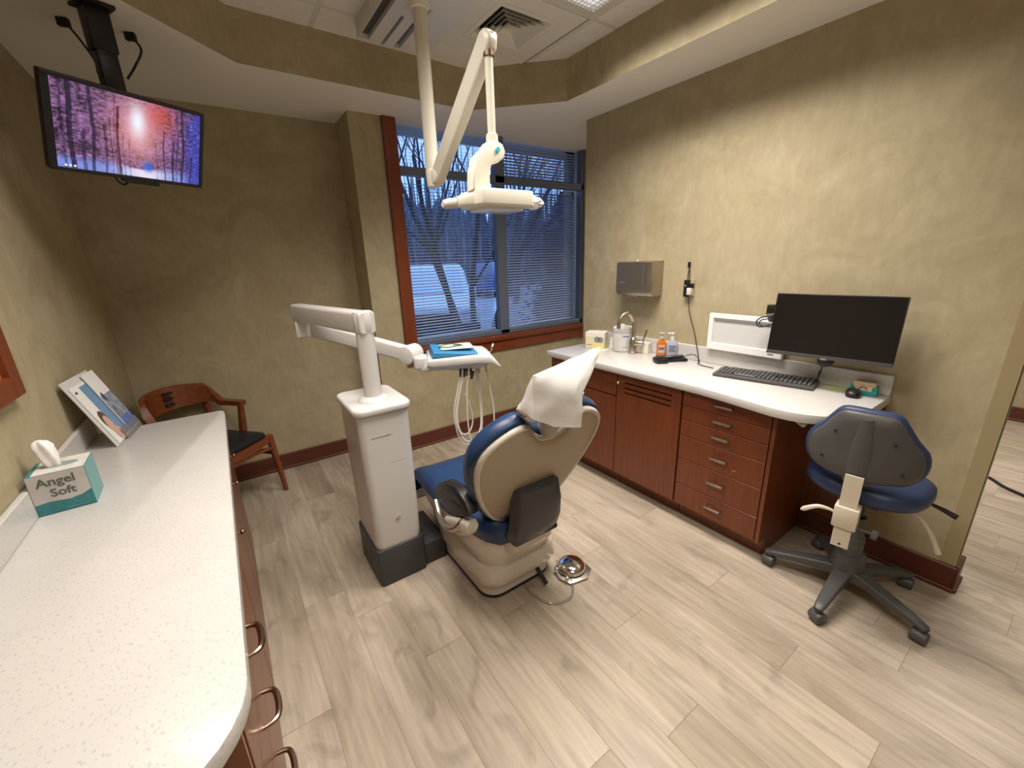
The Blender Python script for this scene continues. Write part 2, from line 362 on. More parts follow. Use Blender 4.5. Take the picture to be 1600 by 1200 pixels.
fr.box(WX0+.004, WX0+.02, FY0, FY1, .885, 2.56).box(WX1-.03, WX1, FY0, FY1, .885, 2.56)
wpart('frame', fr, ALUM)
for x0, x1 in ((WX0+.02, 2.118), (2.22, WX1-.03)):
    for z0, z1 in ((.925, 2.19), (2.248, 2.57)): wpart('pane', MB().box(x0-.004, x1+.004, FY1+.05, FY1+.056, z0-.02, z1), GLASS)
# second window in the next bay
w2 = thing('window_2', 'x', 'window'); del w2['label']; del w2['category']; w2['kind'] = 'structure'
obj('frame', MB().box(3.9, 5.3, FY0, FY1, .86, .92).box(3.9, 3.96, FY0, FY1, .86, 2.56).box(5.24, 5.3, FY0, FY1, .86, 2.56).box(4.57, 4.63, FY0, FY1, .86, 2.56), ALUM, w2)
obj('pane', MB().box(3.95, 5.25, FY1-.02, FY1-.014, .9, 2.57), GLASS, w2)
# blinds between the frame and the pane
def blind(x0, x1, z0, z1, label, tilt):
    t = thing('blind', label, 'blind', ((x0+x1)/2, FY1+.022, z0), group='mini blinds in the window')
    w = x1-x0-.012; zh = z1-z0; a = R(tilt); n = int((zh-.02)/.0245)
    c, s = math.cos(a)*.0125, math.sin(a)*.0125
    b = bmesh.new(); rows = []
    for q, bow in ((-1, 0), (0, .0018), (1, 0)):
        rows.append([b.verts.new((x, q*c, q*s+bow)) for x in (-w/2, w/2)])
    for i in range(2): b.faces.new((rows[i][0], rows[i][1], rows[i+1][1], rows[i+1][0]))
    bmesh.ops.solidify(b, geom=b.faces[:], thickness=.0005)
    bmesh.ops.recalc_face_normals(b, faces=b.faces[:])
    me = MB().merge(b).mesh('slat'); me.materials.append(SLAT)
    for i in range(n):
        o = bpy.data.objects.new('slat', me); COL.objects.link(o); o.parent = t; o.location = (0, 0, .018+i*.0245)
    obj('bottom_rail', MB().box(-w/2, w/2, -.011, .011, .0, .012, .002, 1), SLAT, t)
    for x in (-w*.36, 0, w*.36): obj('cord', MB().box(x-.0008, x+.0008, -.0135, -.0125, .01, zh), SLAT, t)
blind(WX0+.02, 2.118, .925, 2.19, 'large slatted blind with daylight painted into its colour, in the left half of the window, below the crossbar', 20)
blind(2.22, WX1-.03, .925, 2.19, 'large slatted blind with daylight painted into its colour, in the right half of the window, below the crossbar', 40)
blind(WX0+.02, 2.118, 2.248, 2.549, 'short slatted blind above the crossbar on the left, next to the wooden casing', 16)
blind(2.22, WX1-.03, 2.248, 2.549, 'short slatted blind above the crossbar on the right, beside the wall end', 58)

# ------------------------------------------------------------------ outdoors
SNOW = mat('snow', (.40, .44, .53), .8, var=(1.2, .25)); BARK = mat('bark', (.055, .05, .05), .9); LEAF = mat('dark_hedge', (.03, .035, .045), .9, var=(6, .4))
struct('ground', MB().box(-30, 50, YA+.15, 70, -.16, -.1), SNOW)
struct('planting_bed', MB().prism([(-6, YA+.16), (9, YA+.16), (9, 4.6), (4.6, 5.2), (3.9, 6.9), (-6, 6.9)], -.1, -.085, 2), mat('mulch', (.055, .05, .055), .95, bump=(12, .8), var=(7, .7)))
def branchy(mb, p, d, L, r, lev, rnd):
    n = 5; pts = [p.copy()]; q = p.copy(); dd = d.copy()
    for i in range(n):
        dd = (dd+Vector((rnd.uniform(-.12, .12), rnd.uniform(-.12, .12), rnd.uniform(-.02, .07)))).normalized(); q = q+dd*L/n; pts.append(q.copy())
    mb.tube(pts, r, 5 if lev > 1 else 3, [r*(1-.6*i/n) for i in range(n+1)])
    if lev > 0:
        for k in range(4 if lev > 1 else 5):
            i = rnd.randint(2, n); a = rnd.uniform(0, 2*PI); nd = (dd*.75+Vector((math.cos(a)*.6, math.sin(a)*.6, rnd.uniform(0, .5)))).normalized()
            branchy(mb, pts[i], nd, L*rnd.uniform(.45, .7), r*.45*(1-.1*i), lev-1, rnd)
def tree(x, y, h, r, seed, label, stems=1, lev=3, group=None):
    rnd = random.Random(seed); mb = MB()
    t = thing('bare_tree', label, 'tree', (x, y, -.1), group=group)
    for s in range(stems):
        a = 2*PI*s/max(1, stems)+rnd.random(); tilt = .32 if stems > 1 else .04
        branchy(mb, Vector((math.cos(a)*.06*stems, math.sin(a)*.06*stems, 0)), Vector((math.cos(a)*tilt, math.sin(a)*tilt*.6, 1)).normalized(), h, r*(1-.1*s), lev, rnd)
    obj('branches', mb, BARK, t)
tree(3.62, 6.3, 3.2, .085, 3, 'dark multi-stemmed bare tree just outside the window', 5, 3)
for i, (x, y) in enumerate([(-3, 15), (0.8, 16.5), (4.0, 15.2), (7.6, 17), (9.6, 13.5), (16.5, 13.0), (19.5, 14)]):
    tree(x, y, 5.6, .13, 20+i, 'bare woodland tree far outside behind the parked cars', 1, 3, 'bare trees behind the car park')
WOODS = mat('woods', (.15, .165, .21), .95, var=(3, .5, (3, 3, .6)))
mb = MB(); rnd = random.Random(5)
for i in range(700):
    x = -16+i*.08+rnd.uniform(-.1, .1); y = 22+rnd.random()*5; h = rnd.uniform(4, 9); r = rnd.uniform(.04, .12)
    mb.tube([(x, y, -.1), (x+rnd.uniform(-.3, .3), y, h)], r, 4, [r, r*.2])
for i in range(100):
    x = -18+i*.6; mb.sphere((x, 28+rnd.random()*2, .2), 1.0, (1.0, .8, rnd.uniform(4.2, 6.4)), 10)
o = obj('distant_woods', mb, WOODS); o['kind'] = 'stuff'; o['label'] = 'hazy blue grey band of distant woodland behind the bare trees'; o['category'] = 'woodland'
def bush(name, x, y, rx, ry, h, seed, label, g=None):
    rnd = random.Random(seed); mb = MB()
    for q_ in range(14): mb.sphere((rnd.uniform(-.35, .35)*rx, rnd.uniform(-.35, .35)*ry, h*rnd.uniform(.15, .72)), .5, (rx*.9, ry*.9, h*.32), 8)
    for i in range(1500):
        a = rnd.uniform(0, 2*PI); t = rnd.random()**.5; z = rnd.random(); k = (1-z**2.5)
        c = Vector((math.cos(a)*rx*t*k, math.sin(a)*ry*t*k, z*h)); b = bmesh.new()
        s = .045; vs = [b.verts.new(c+Vector([rnd.uniform(-s, s) for _ in range(3)])) for _ in range(4)]
        for f in ((0, 1, 2), (0, 2, 3), (0, 3, 1), (1, 3, 2)): b.faces.new([vs[j] for j in f])
        mb.merge(b)
    t = thing(name, label, 'bush', (x, y, -.1), group=g); obj('foliage', mb, LEAF, t, ang=10)
bush('bush', 1.75, 4.7, .5, .5, .95, 1, 'low dark snowy bush outside the left window corner')
bush('bush', 2.45, 4.6, .38, .35, .62, 2, 'low dark bush outside below the bare tree trunks')
bush('bush', 5.0, 5.6, .9, .7, 2.7, 4, 'tall dark evergreen bush outside behind the right half of the window')
bush('bush', 3.7, 4.6, .42, .4, .8, 6, 'round twiggy bush outside between bare tree and tall evergreen')
CARP = mat('car_paint', (.82, .86, .92), .3, coat=.5); CARG = mat('car_glass', (.66, .74, .86), .25); CARD = mat('car_dark', (.02, .02, .025), .5); HEADL = mat('head_lamp', (.75, .8, .9), .15); CAR2 = mat('car_blue', (.06, .10, .24), .3, coat=.5)
def car(x, y, rz, paint, label):
    t = thing('car', label, 'car', (x, y, -.1), rz)
    # local: front towards -y
    prof = [(-2.1, .35), (-2.15, .6), (-2.05, .82), (-1.1, 1.0), (-.35, 1.5), (.2, 1.62), (1.4, 1.55), (2.0, 1.1), (2.1, .6), (2.05, .33)]
    obj('body', MB().prism(prof, -.88, .88, 0, .09, 3), paint, t)
    obj('windscreen', MB().prism([(-1.08, 1.03), (-.38, 1.5), (-.30, 1.5), (-1.0, 1.02)], -.72, .72, 0, .01, 1), CARG, t)
    for s in (-1, 1):
        obj('side_window', MB().prism([(-.75, 1.05), (-.3, 1.42), (1.3, 1.42), (1.6, 1.05)], s*.86, s*.885, 0, .004, 1), CARD, t)
        obj('headlamp', MB().sphere((s*.62, -2.08, .72), .13, (1.3, .5, .7)), HEADL, t)
        obj('mirror', MB().box(s*.88, s*1.05, -.75, -.62, 1.02, 1.15, .03), paint, t)
        for yy in (-1.35, 1.35): obj('wheel', MB().cyl((s*.7, yy, .32), (s*.9, yy, .32), .32, bev=.03), CARD, t)
    obj('grille', MB().box(-.4, .4, -2.17, -2.12, .5, .72, .02), CARD, t)
    obj('bumper', MB().box(-.85, .85, -2.2, -2.05, .36, .5, .04), CARD, t)
car(4.05, 9.3, R(-20), CARP, 'pale snow dusted car parked facing the window behind the bare tree')
car(11.6, 18.2, R(150), CAR2, 'dark blue car parked farther off, right of the pale car')

# ------------------------------------------------------------------ ceiling fittings
LENS = mat('louvre_lens', (.8, .8, .8), .5, emit=((1, .95, .88), 1.0)); LOUV = mat('louvre', (.62, .62, .64), .18, metal=1)
def troffer(x, y, z, label, g, detail=True):
    t = thing('ceiling_light', label, 'light', (x, y, z), group=g)
    f = MB().box(-.30, .30, .56, .61, 0, .05, .002, 1).box(-.30, .30, -.61, -.56, 0, .05, .002, 1).box(-.30, -.26, -.56, .56, 0, .05).box(.26, .30, -.56, .56, 0, .05)
    obj('frame', f, TBAR, t); obj('diffuser', MB().box(-.26, .26, -.56, .56, .03, .034), LENS, t)
    lv = MB()
    if detail:
        for i in range(1, 22): lv.box(-.26+i*.52/22-.0006, -.26+i*.52/22+.0006, -.56, .56, -.002, .008)
        for i in range(1, 48): lv.box(-.26, .26, -.56+i*1.12/48-.0006, -.56+i*1.12/48+.0006, -.002, .008)
        o = obj('louvre', lv, LOUV, t); o['kind'] = 'stuff'
troffer(TROFFERS[0][0], TROFFERS[0][1], ZT-.002, 'recessed ceiling light with sparkling louvre grid beside the air vent', 'recessed ceiling lights')
troffer(TROFFERS[1][0], TROFFERS[1][1], ZT-.002, 'recessed ceiling light above the left counter', 'recessed ceiling lights')
troffer(TROFFERS[2][0], TROFFERS[2][1], ZT-.002, 'unseen fill light added at the rear left of the room', 'recessed ceiling lights')
for y, nf in ((.3, 'nearer the rear'), (2.0, 'nearer the windows')): troffer(4.2, y, ZS-.05+.02, 'unseen fill light added in the hall beyond the wall, '+nf, 'added hall fill lights', False)
# air vent: concentric louvres in a square plate
v = thing('air_vent', 'square white ceiling air vent with dark concentric louvres above the lamp elbow', 'vent', (1.635, 2.25, ZT))
VENTP = mat('vent_white', (.72, .69, .62), .5)
def sqring(mb, r0, z0, r1, z1, th=.003):
    rings = [[(sx*r, sy*r, z) for sx, sy in ((1, 1), (-1, 1), (-1, -1), (1, -1))] for r, z in ((r0, z0), (r1, z1), (r1, z1+th), (r0, z0+th))]
    rings.append(rings[0]); return mb.loft(rings, cap=False)
obj('plate', sqring(MB(), .305, -.004, .165, -.004, .006), VENTP, v)
obj('plate_rim', sqring(MB(), .20, -.0055, .19, -.0055, .003), VENTP, v)
obj('duct', MB().box(-.165, .165, -.165, .165, .055, .06), RUBBER, v)
for i in range(5):
    r = .165-i*.030; obj('louvre', sqring(MB(), r, -.006+i*.0, r-.032, .030, .0015), VENTP, v)
obj('centre_plate', MB().box(-.016, .016, -.016, .016, -.004, 0), VENTP, v)
v.location = (1.62, 2.255, ZT)
# white ceiling unit with slots
u = thing('ceiling_unit', 'white box unit on the ceiling with dark slots, beside the lamp pole', 'air unit', (1.09, 2.1, ZT))
cu = [(-.225, .225)]
mb = MB(); X0, X1, Y0, Y1, zb = -.225, .165, -.40, .495, -.088
slots = [(-.222, -.172, -.35, .465), (-.105, -.087, .17, .485), (-.035, .0, .05, .48)]
xs = [X0]; 
for s_ in slots: xs += [s_[0], s_[1]]
xs.append(X1)
mb.box(X0, X1, Y0, Y1, -.06, -.001)
for i in range(0, len(xs), 2): mb.box(xs[i], xs[i+1], Y0, Y1, zb, -.06)
for s_ in slots: mb.box(s_[0], s_[1], Y0, s_[2], zb, -.06).box(s_[0], s_[1], s_[3], Y1, zb, -.06)
obj('housing', mb, WHITEP, u)
obj('slot', MB().box(slots[0][0], slots[0][1], slots[0][2], slots[0][3], -.066, -.061), MGREY, u); obj('slot', MB().box(slots[1][0], slots[1][1], slots[1][2], slots[1][3], -.066, -.061), RUBBER, u)
obj('slot', MB().box(slots[2][0], slots[2][1], slots[2][2], slots[2][3], -.066, -.061), ALUM, u)

# ------------------------------------------------------------------ operating lamp on its ceiling pole
PX, PY = 1.023, 2.138
lt = thing('operatory_lamp', 'white dental operating lamp hanging from a ceiling pole by a folded arm', 'lamp', (PX, PY, 2.702))
LP = mat('lamp_cream', (.70, .665, .56), .3)
def lp(n, mb, m=LP, par=None, **k): return obj(n, mb, m, par or lt, world=True, **k)
lp('pole_flange', MB().lathe([(.05, -.004), (.052, -.002), (.045, -.018), (.036, -.022)], (PX, PY, 2.702)))
lp('pole', MB().cyl((PX, PY, 2.70), (PX, PY, 2.0), .033, .033, 20))
lp('pole_joint', MB().cyl((PX, PY, 2.01), (PX, PY, 1.925), .036, .034, 20, bev=.006))
E0, E1 = Vector((PX+.012, PY-.03, 1.97)), Vector((1.044, 1.60, 2.37)); d = (E1-E0).normalized()
sx = Vector((1, .15, 0)).normalized(); sy = d.cross(sx).normalized()
def sect(p, w, h): return [tuple(p+sx*a+sy*b_) for a, b_ in rrect(w, h, min(w, h)*.25, 3)]
lp('spring_arm', MB().loft([sect(E0-d*.03, .035, .06), sect(E0, .048, .080), sect(E0+d*.3, .052, .086), sect(E1, .052, .080), sect(E1+d*.02, .046, .06), sect(E1+d*.03, .03, .03)]))
lp('arm_pivot', MB().cyl(E0-sx*.034, E0+sx*.034, .03, seg=18, bev=.005)); lp('pivot_bolt', MB().cyl(E0+d*.08+sx*.022-sy*.02, E0+d*.08+sx*.030-sy*.02, .012), RUBBER)
lp('elbow', MB().cyl(E1+Vector((.006, 0, .022)), E1+Vector((.006, 0, -.035)), .032, .028, bev=.01))
lp('elbow_collar', MB().cyl(E1-Vector((0, 0, .035)), E1-Vector((0, 0, .055)), .022), BRONZE)
lp('drop_rod', MB().cyl(E1-Vector((0, 0, .05)), (1.044, 1.6, 2.01), .0165, .0165, 18))
lp('rod_collar', MB().lathe([(.018, .05), (.024, .045), (.026, 0), (.02, -.006)], (1.044, 1.6, 2.0)))
# yoke : profile in the picture-facing x,z plane at y 1.6
yk = [(.925, 1.83), (.930, 1.90), (.950, 1.955), (.985, 1.985), (1.01, 2.012), (1.045, 2.022), (1.08, 2.01), (1.092, 1.985), (1.083, 1.958), (1.055, 1.94), (1.022, 1.93), (1.012, 1.90), (1.010, 1.83)]
lp('yoke', MB().prism(yk, 1.572, 1.628, 1, .009, 3)); lp('status_button', MB().cyl((1.050, 1.571, 1.985), (1.050, 1.565, 1.985), .010), mat('teal_button', (.05, .45, .55), .3))
hd = MB().prism(rrect(.275, .20, .025, 6, 1.068, 1.62), 1.768, 1.833, 2, .010, 3)
lp('lamp_head', hd); lp('lamp_lens', MB().prism(rrect(.21, .15, .03, 5, 1.068, 1.62), 1.755, 1.771, 2, .004, 2), mat('lens_clear', (.7, .72, .74), .1))
lp('handle_bracket', MB().loft([[(x, 1.62+a, z+b_) for a, b_ in rrect(w, h, .012, 3)] for x, w, h, z in ((.96, .12, .058, 1.799), (.925, .08, .052, 1.795), (.895, .058, .046, 1.790), (.868, .05, .042, 1.784))]))
lp('handle', MB().loft([[(x, 1.62+a, z+b_) for a, b_ in rrect(w, w, w*.45, 4)] for x, w, z in ((.865, .040, 1.782), (.83, .038, 1.778), (.815, .034, 1.775), (.808, .022, 1.774))]), mat('grip', (.55, .51, .45), .45))
lp('handle', MB().cyl((1.215, 1.62, 1.80), (1.30, 1.62, 1.797), .017, .014, bev=.004))
b = bmesh.new(); bmesh.ops.create_icosphere(b, subdivisions=3, radius=1)
for v_ in b.verts:
    k = 1+.28*noise.noise(v_.co*2.6)+.12*noise.noise(v_.co*7); v_.co = Vector((1.266+v_.co.x*.056*k, 1.62+v_.co.y*.035*k, 1.80+v_.co.z*.028*k))
lp('handle_bag', MB().merge(b), mat('clear_bag', (.85, .84, .82), .2, trans=.35), label='crumpled clear plastic bag over the right handle', ang=20)

# ------------------------------------------------------------------ delivery tower, arms and tray
tw = thing('delivery_tower', 'white cabinet tower on a dark grey plinth left of the dental chair', 'dental unit', (.505, 1.94, 0))
def tp(n, mb, m=WHITEP, par=None, **k): return obj(n, mb, m, par or tw, world=True, **k)
tp('plinth', MB().prism(rrect(.245, .34, .02, 4, .512, 1.94), 0, .205, 2, .004, 2), PLINTH)
tp('plinth_link', MB().prism(rrect(.13, .31, .012, 3, .697, 1.945), 0.001, .13, 2, .012, 2), PLINTH)
# body slightly narrower towards the foot
body = [[(x, y, z) for x, y in rrect(w, dd, .035, 5, .512, 1.94)] for w, dd, z in ((.225, .318, .205), (.232, .325, .23), (.238, .33, .60), (.242, .335, .91))]
bd = tp('body', MB().loft(body), CREAMP if False else WHITEP)
lid = [(x, y) for x, y in rrect(.268, .368, .05, 6, .512, 1.94)]
tp('lid', MB().prism(lid, .905, .943, 2, .014, 4)); tp('lid_collar', MB().lathe([(.075, 0), (.07, .012), (.055, .022), (.045, .024)], (.505, 1.885, .942)))
SEAM = mat('seam', (.40, .37, .33), .6)
def front_seam(par, x, y0, y1, z, t=.0012): return tp('seam', MB().box(x-.0012, x+.002, y0, y1, z-t, z+t), SEAM, par)
def front_seam_y(par, y, x0, x1, z, t=.0012): return tp('seam', MB().box(x0, x1, y-.0012, y+.002, z-t, z+t), SEAM, par)
yf = 1.94-.335/2
front_seam_y(bd, yf, .44, .53, .80); front_seam_y(bd, yf+.003, .50, .58, .655); front_seam_y(bd, yf+.006, .43, .60, .36)
tp('latch', MB().box(.505, .525, yf-.004, yf+.004, .352, .366, .002, 1), CHROME, bd); tp('screw', MB().cyl((.512, yf-.002, .80), (.512, yf+.002, .80), .004), SEAM, bd)
tp('post', MB().cyl((.505, 1.885, .95), (.505, 1.885, 1.262), .040, .040, 28)); tp('post_ring', MB().cyl((.505, 1.885, 1.258), (.505, 1.885, 1.264), .0385, seg=28), SEAM)
def armbox(p, q, w0, h0, w1, h1, ext0=0., ext1=0.):
    p = Vector(p); q = Vector(q); d = (q-p).normalized(); s = Vector((d.y, -d.x, 0)).normalized(); up = s.cross(d)
    if up.z < 0: up = -up
    R_ = lambda c, w, h: [tuple(c+s*a+up*b_) for a, b_ in rrect(w, h, min(w, h)*.22, 4)]
    p = p-d*ext0; q = q+d*ext1
    return MB().loft([R_(p, w0*.86, h0*.9), R_(p+d*.006, w0, h0), R_(q-d*.006, w1, h1), R_(q, w1*.86, h1*.9)])
tp('upper_arm', armbox((.505, 1.885, 1.307), (.352, 2.64, 1.307), .078, .10, .074, .095, .04, .0))
tp('post_head', MB().cyl((.505, 1.885, 1.262), (.505, 1.885, 1.358), .043, seg=28, bev=.008))
tp('arm_knuckle', MB().prism([(.320, 2.585), (.352, 2.66), (.430, 2.65), (.438, 2.585), (.372, 2.565)], 1.165, 1.262, 2, .01, 3))
tp('lower_arm', armbox((.395, 2.615, 1.215), (.775, 2.14, 1.085), .062, .088, .058, .078))
tp('tray_pivot', MB().cyl((.758, 2.11, 1.075), (.850, 2.17, 1.075), .052, seg=26, bev=.010)); tp('tray_elbow', MB().prism(rrect(.075, .10, .025, 4), 1.0, 1.07, 2, .012, 3, M=Matrix.Translation((.835, 2.085, 0)) @ Matrix.Rotation(R(-22), 4, 'Z')))
tp('tray_bracket', MB().prism(rrect(.18, .085, .03, 4), .985, 1.03, 2, .014, 3, M=Matrix.Translation((.90, 2.05, 0)) @ Matrix.Rotation(R(-22), 4, 'Z')))
TM = Matrix.Translation((1.062, 2.07, 0)) @ Matrix.Rotation(R(-22.5), 4, 'Z')
tray = [(-.185, 1.030), (-.175, 1.052), (.10, 1.058), (.155, 1.052), (.185, 1.032), (.215, .992), (.205, .986), (.17, 1.010), (.10, 1.018), (-.15, 1.016)]
tp('tray', MB().prism(tray, -.155, .155, 1, .006, 2, M=TM)); tp('tray_underside', MB().loft([[(x, y, z) for x, y in rrect(w, dd, .05, 5, cx, 0)] for w, dd, z, cx in ((.30, .27, 1.018, .01), (.29, .25, .995, .02), (.20, .18, .972, .03), (.10, .12, .965, .03))], M=TM))
tp('handle_loop', MB().tube([TM @ Vector(p) for p in bez([(.19, .10, .99), (.205, .11, 1.03), (.225, .135, 1.065)])], .006), CHROME)
HP = [(712, 640)]
def hose(pts, r=.0042): return tp('hose', MB().tube(bez(pts, 36), r, 7), TUBEM)
hy = 1.97
hose([(1.02, hy, .965), (.985, hy, .86), (.955, hy, .72), (.985, hy, .56), (1.055, hy-.02, .535), (1.12, hy-.01, .60), (1.135, hy, .76), (1.125, hy, .97)])
hose([(1.035, hy, .965), (.995, hy, .85), (.965, hy, .70), (1.00, hy-.01, .57), (1.06, hy-.02, .555), (1.115, hy-.01, .62), (1.125, hy, .78), (1.11, hy, .97)])
hose([(1.05, hy, .965), (1.01, hy, .88), (.975, hy, .74), (.985, hy, .62), (1.03, hy-.01, .60), (1.07, hy, .66), (1.06, hy, .76), (1.03, hy, .84)])
hose([(1.06, hy-.02, .965), (1.035, hy-.02, .86), (1.03, hy-.02, .62), (1.06, hy-.03, .52), (1.13, hy-.03, .50), (1.185, hy-.03, .56), (1.205, hy-.02, .70), (1.185, hy-.02, .85), (1.17, hy-.02, .97)])
for i, x in enumerate((1.015, 1.035, 1.055, 1.075)): tp('hose_plug', MB().cyl((x, hy-.01*(i % 2), .985), (x-.005, hy-.01*(i % 2), .94), .007, .005), RUBBER)
tp('hose_plug', MB().cyl((1.075, hy-.03, .97), (1.06, hy-.035, .925), .011, .007), RUBBER)
for x in (1.11, 1.13, 1.172): tp('hose_sleeve', MB().cyl((x, hy-.01, .985), (x, hy-.01, .94), .006, .004), BEIGEM)
# things on the tray
FM = TM @ Matrix.Translation((-.035, .02, 0)) @ Matrix.Rotation(R(3), 4, 'Z')
solo('folder', MB().prism([(-.125, 1.059), (.13, 1.059), (.128, 1.064), (-.115, 1.088)], -.13, .13, 1, .003, 1, M=FM), mat('blue_wrap', (.03, .21, .42), .45), 'bright blue wrapped packet on the white instrument tray', 'packet', tuple(FM @ Vector((0, 0, 1.059))))
solo('pouch', MB().prism(rrect(.185, .16, .02, 3, .025, .01), 1.0845, 1.088, 2, .001, 1, M=FM), mat('mint_paper', (.50, .62, .52), .6), 'pale green paper sheet lying on the blue packet', 'paper', tuple(FM @ Vector((.025, .01, 1.084))))
mbw = MB().tube([FM @ Vector(p) for p in bez([(.05, .03, 1.091), (.0, .06, 1.093), (-.05, .04, 1.092), (-.07, .0, 1.091), (-.02, -.03, 1.092), (.04, -.02, 1.094), (.06, .01, 1.092), (.01, .02, 1.091)], 40)], .0022, 6)
solo('cord_loop', mbw, RUBBER, 'thin dark cord loop lying on the pale green paper', 'cord', tuple(FM @ Vector((0, 0, 1.089))))

# ------------------------------------------------------------------ dental chair
CX = .95
dc = thing('dental_chair', 'dental chair with blue cushions and tan back shell seen from behind', 'dental chair', (CX, 1.65, 0))
def dp(n, mb, m, par=None, **k): return obj(n, mb, m, par or dc, world=True, **k)
dp('base_trim', MB().prism(rrect(.40, .64, .085, 6, .965, 1.685), .0, .022, 2, .003, 1), RUBBER)
bs = [[(x, y, z) for x, y in rrect(w, dd, .085, 7, .965, cy)] for w, dd, z, cy in ((.40, .64, .020, 1.685), (.404, .645, .06, 1.685), (.40, .64, .13, 1.685), (.385, .66, .17, 1.70), (.33, .70, .235, 1.74), (.34, .74, .30, 1.76))]
dp('base', MB().loft(bs), CREAMP)
# seat fairing : boat shape
def boat(z, x0, x1, y0, y1, r): return [(x, y, z) for x, y in rrect(x1-x0, y1-y0, r, 7, (x0+x1)/2, (y0+y1)/2)]
dp('seat_fairing', MB().loft([boat(.16, .785, 1.14, 1.37, 1.90, .08), boat(.20, .765, 1.155, 1.34, 2.0, .1), boat(.27, .745, 1.16, 1.305, 2.08, .13), boat(.34, .725, 1.175, 1.288, 2.12, .16), boat(.395, .725, 1.175, 1.285, 2.10, .16), boat(.405, .74, 1.16, 1.30, 2.08, .15)]), CREAMP)
dp('base_skirt', MB().loft([boat(.085, .755, 1.175, 1.34, 1.86, .09), boat(.12, .745, 1.185, 1.325, 1.90, .09), boat(.19, .755, 1.17, 1.33, 1.93, .09), boat(.21, .80, 1.13, 1.37, 1.9, .08)]), CREAMP)
# seat cushion: section loft along y
def seat_sec(y, z, w, h, side=.03):
    n = []; hw = w/2
    prof = [(-1, -.9), (-1.0, -.2), (-.97, .3), (-.86, .55), (-.6, .30), (0, .2), (.6, .30), (.86, .55), (.97, .3), (1.0, -.2), (1, -.9), (.9, -1.1), (0, -1.1), (-.9, -1.1)]
    return [(CX+a*hw, y, z+b_*h) for a, b_ in prof]
secs = [seat_sec(y, z, w, h) for y, z, w, h in ((1.262, .43, .18, .035), (1.268, .43, .24, .055), (1.29, .43, .33, .066), (1.33, .435, .40, .068), (1.40, .44, .45, .066), (1.52, .445, .48, .066), (1.66, .455, .51, .062), (1.80, .463, .53, .052), (1.93, .468, .53, .040), (1.985, .455, .53, .032), (2.02, .42, .525, .028), (2.04, .33, .52, .022))]
sc = dp('seat_cushion', MB().loft(secs), VINYL, ang=60)
dp('foot_plate', MB().box(.70, 1.20, 2.02, 2.07, .26, .30, .008), CREAMP)
# backrest
sl = .44; th = math.atan(sl); cz = math.cos(th)
BO = Vector((CX, 1.34, .42)); UX = Vector((1, 0, 0)); UV = Vector((0, -sl, 1)).normalized(); UN = Vector((0, -1, -sl)).normalized()   # UN points to the viewer side (rear)
BM = Matrix((UX, UV, UN)).transposed().to_4x4(); BM.translation = BO
half = [(0, .015), (.10, .03), (.165, .075), (.215, .15), (.262, .25), (.292, .36), (.300, .44), (.285, .505), (.245, .553), (.195, .585), (.150, .600), (.118, .590), (.085, .545), (.045, .515), (0, .508)]
def outline(k=0., dv=0.):
    pts = []
    for (a, v) in half:
        # push outward from centre (0,.30)
        d = Vector((a, v-.30)); L_ = d.length or 1; q = d+d/L_*k
        if v > .5 and a < .1: q = Vector((a, v-.30+k*1.0))
        pts.append((q.x if a else 0, q.y+.30+dv))
    right = pts; left = [(-x, y) for x, y in pts[1:-1]][::-1]
    P = right+left
    # densify
    out = []
    n = len(P)
    for i in range(n):
        a, b_, c, d = (Vector(P[(i+j) % n]) for j in (-1, 0, 1, 2))
        for t in (0, .5):
            out.append(.5*((2*b_)+(c-a)*t+(2*a-5*b_+4*c-d)*t*t+(3*b_-a-3*c+d)*t**3))
    return out
def ringat(k, nz, curve=.05, dv=0.):
    """nz: height along the normal, the whole back bows forward at its sides"""
    r = []
    for p in outline(k, dv):
        bow = -curve*(p.x/.33)**2*.30
        r.append(tuple(BM @ Vector((p.x, p.y, nz+bow))))
    return r
def capped(rings, top_curve=.16):
    """loft plus a bowed cap on the rear side, made of shrinking rings"""
    mb = MB(); mb.loft(rings, cap=True); return mb
def shrink(k, nz):
    r = []
    for p in outline(-.0):
        q = Vector((p.x*k, (p.y-.30)*k+.30)); bow = -.05*(q.x/.33)**2*.30
        r.append(tuple(BM @ Vector((q.x, q.y, nz+bow))))
    return r
dp('back_shell', MB().loft([ringat(.004, -.03), ringat(.002, -.004), ringat(-.004, .004), shrink(.94, .010), shrink(.8, .014), shrink(.55, .016), shrink(.3, .017), shrink(.08, .017)]), TANP, ang=50)
dp('shell_rim', MB().loft([ringat(.005, -.04), ringat(.012, -.01), ringat(.008, .004), ringat(.000, .009), ringat(-.007, .006), ringat(-.007, -.02)], cap=False), CREAMP, ang=60)
dp('back_cushion', MB().loft([ringat(.006, -.012), ringat(.016, -.012), ringat(.026, -.026), ringat(.028, -.050), ringat(.022, -.075), ringat(.005, -.09), shrink(.9, -.10), shrink(.5, -.085), shrink(.1, -.08)]), VINYL, ang=60)
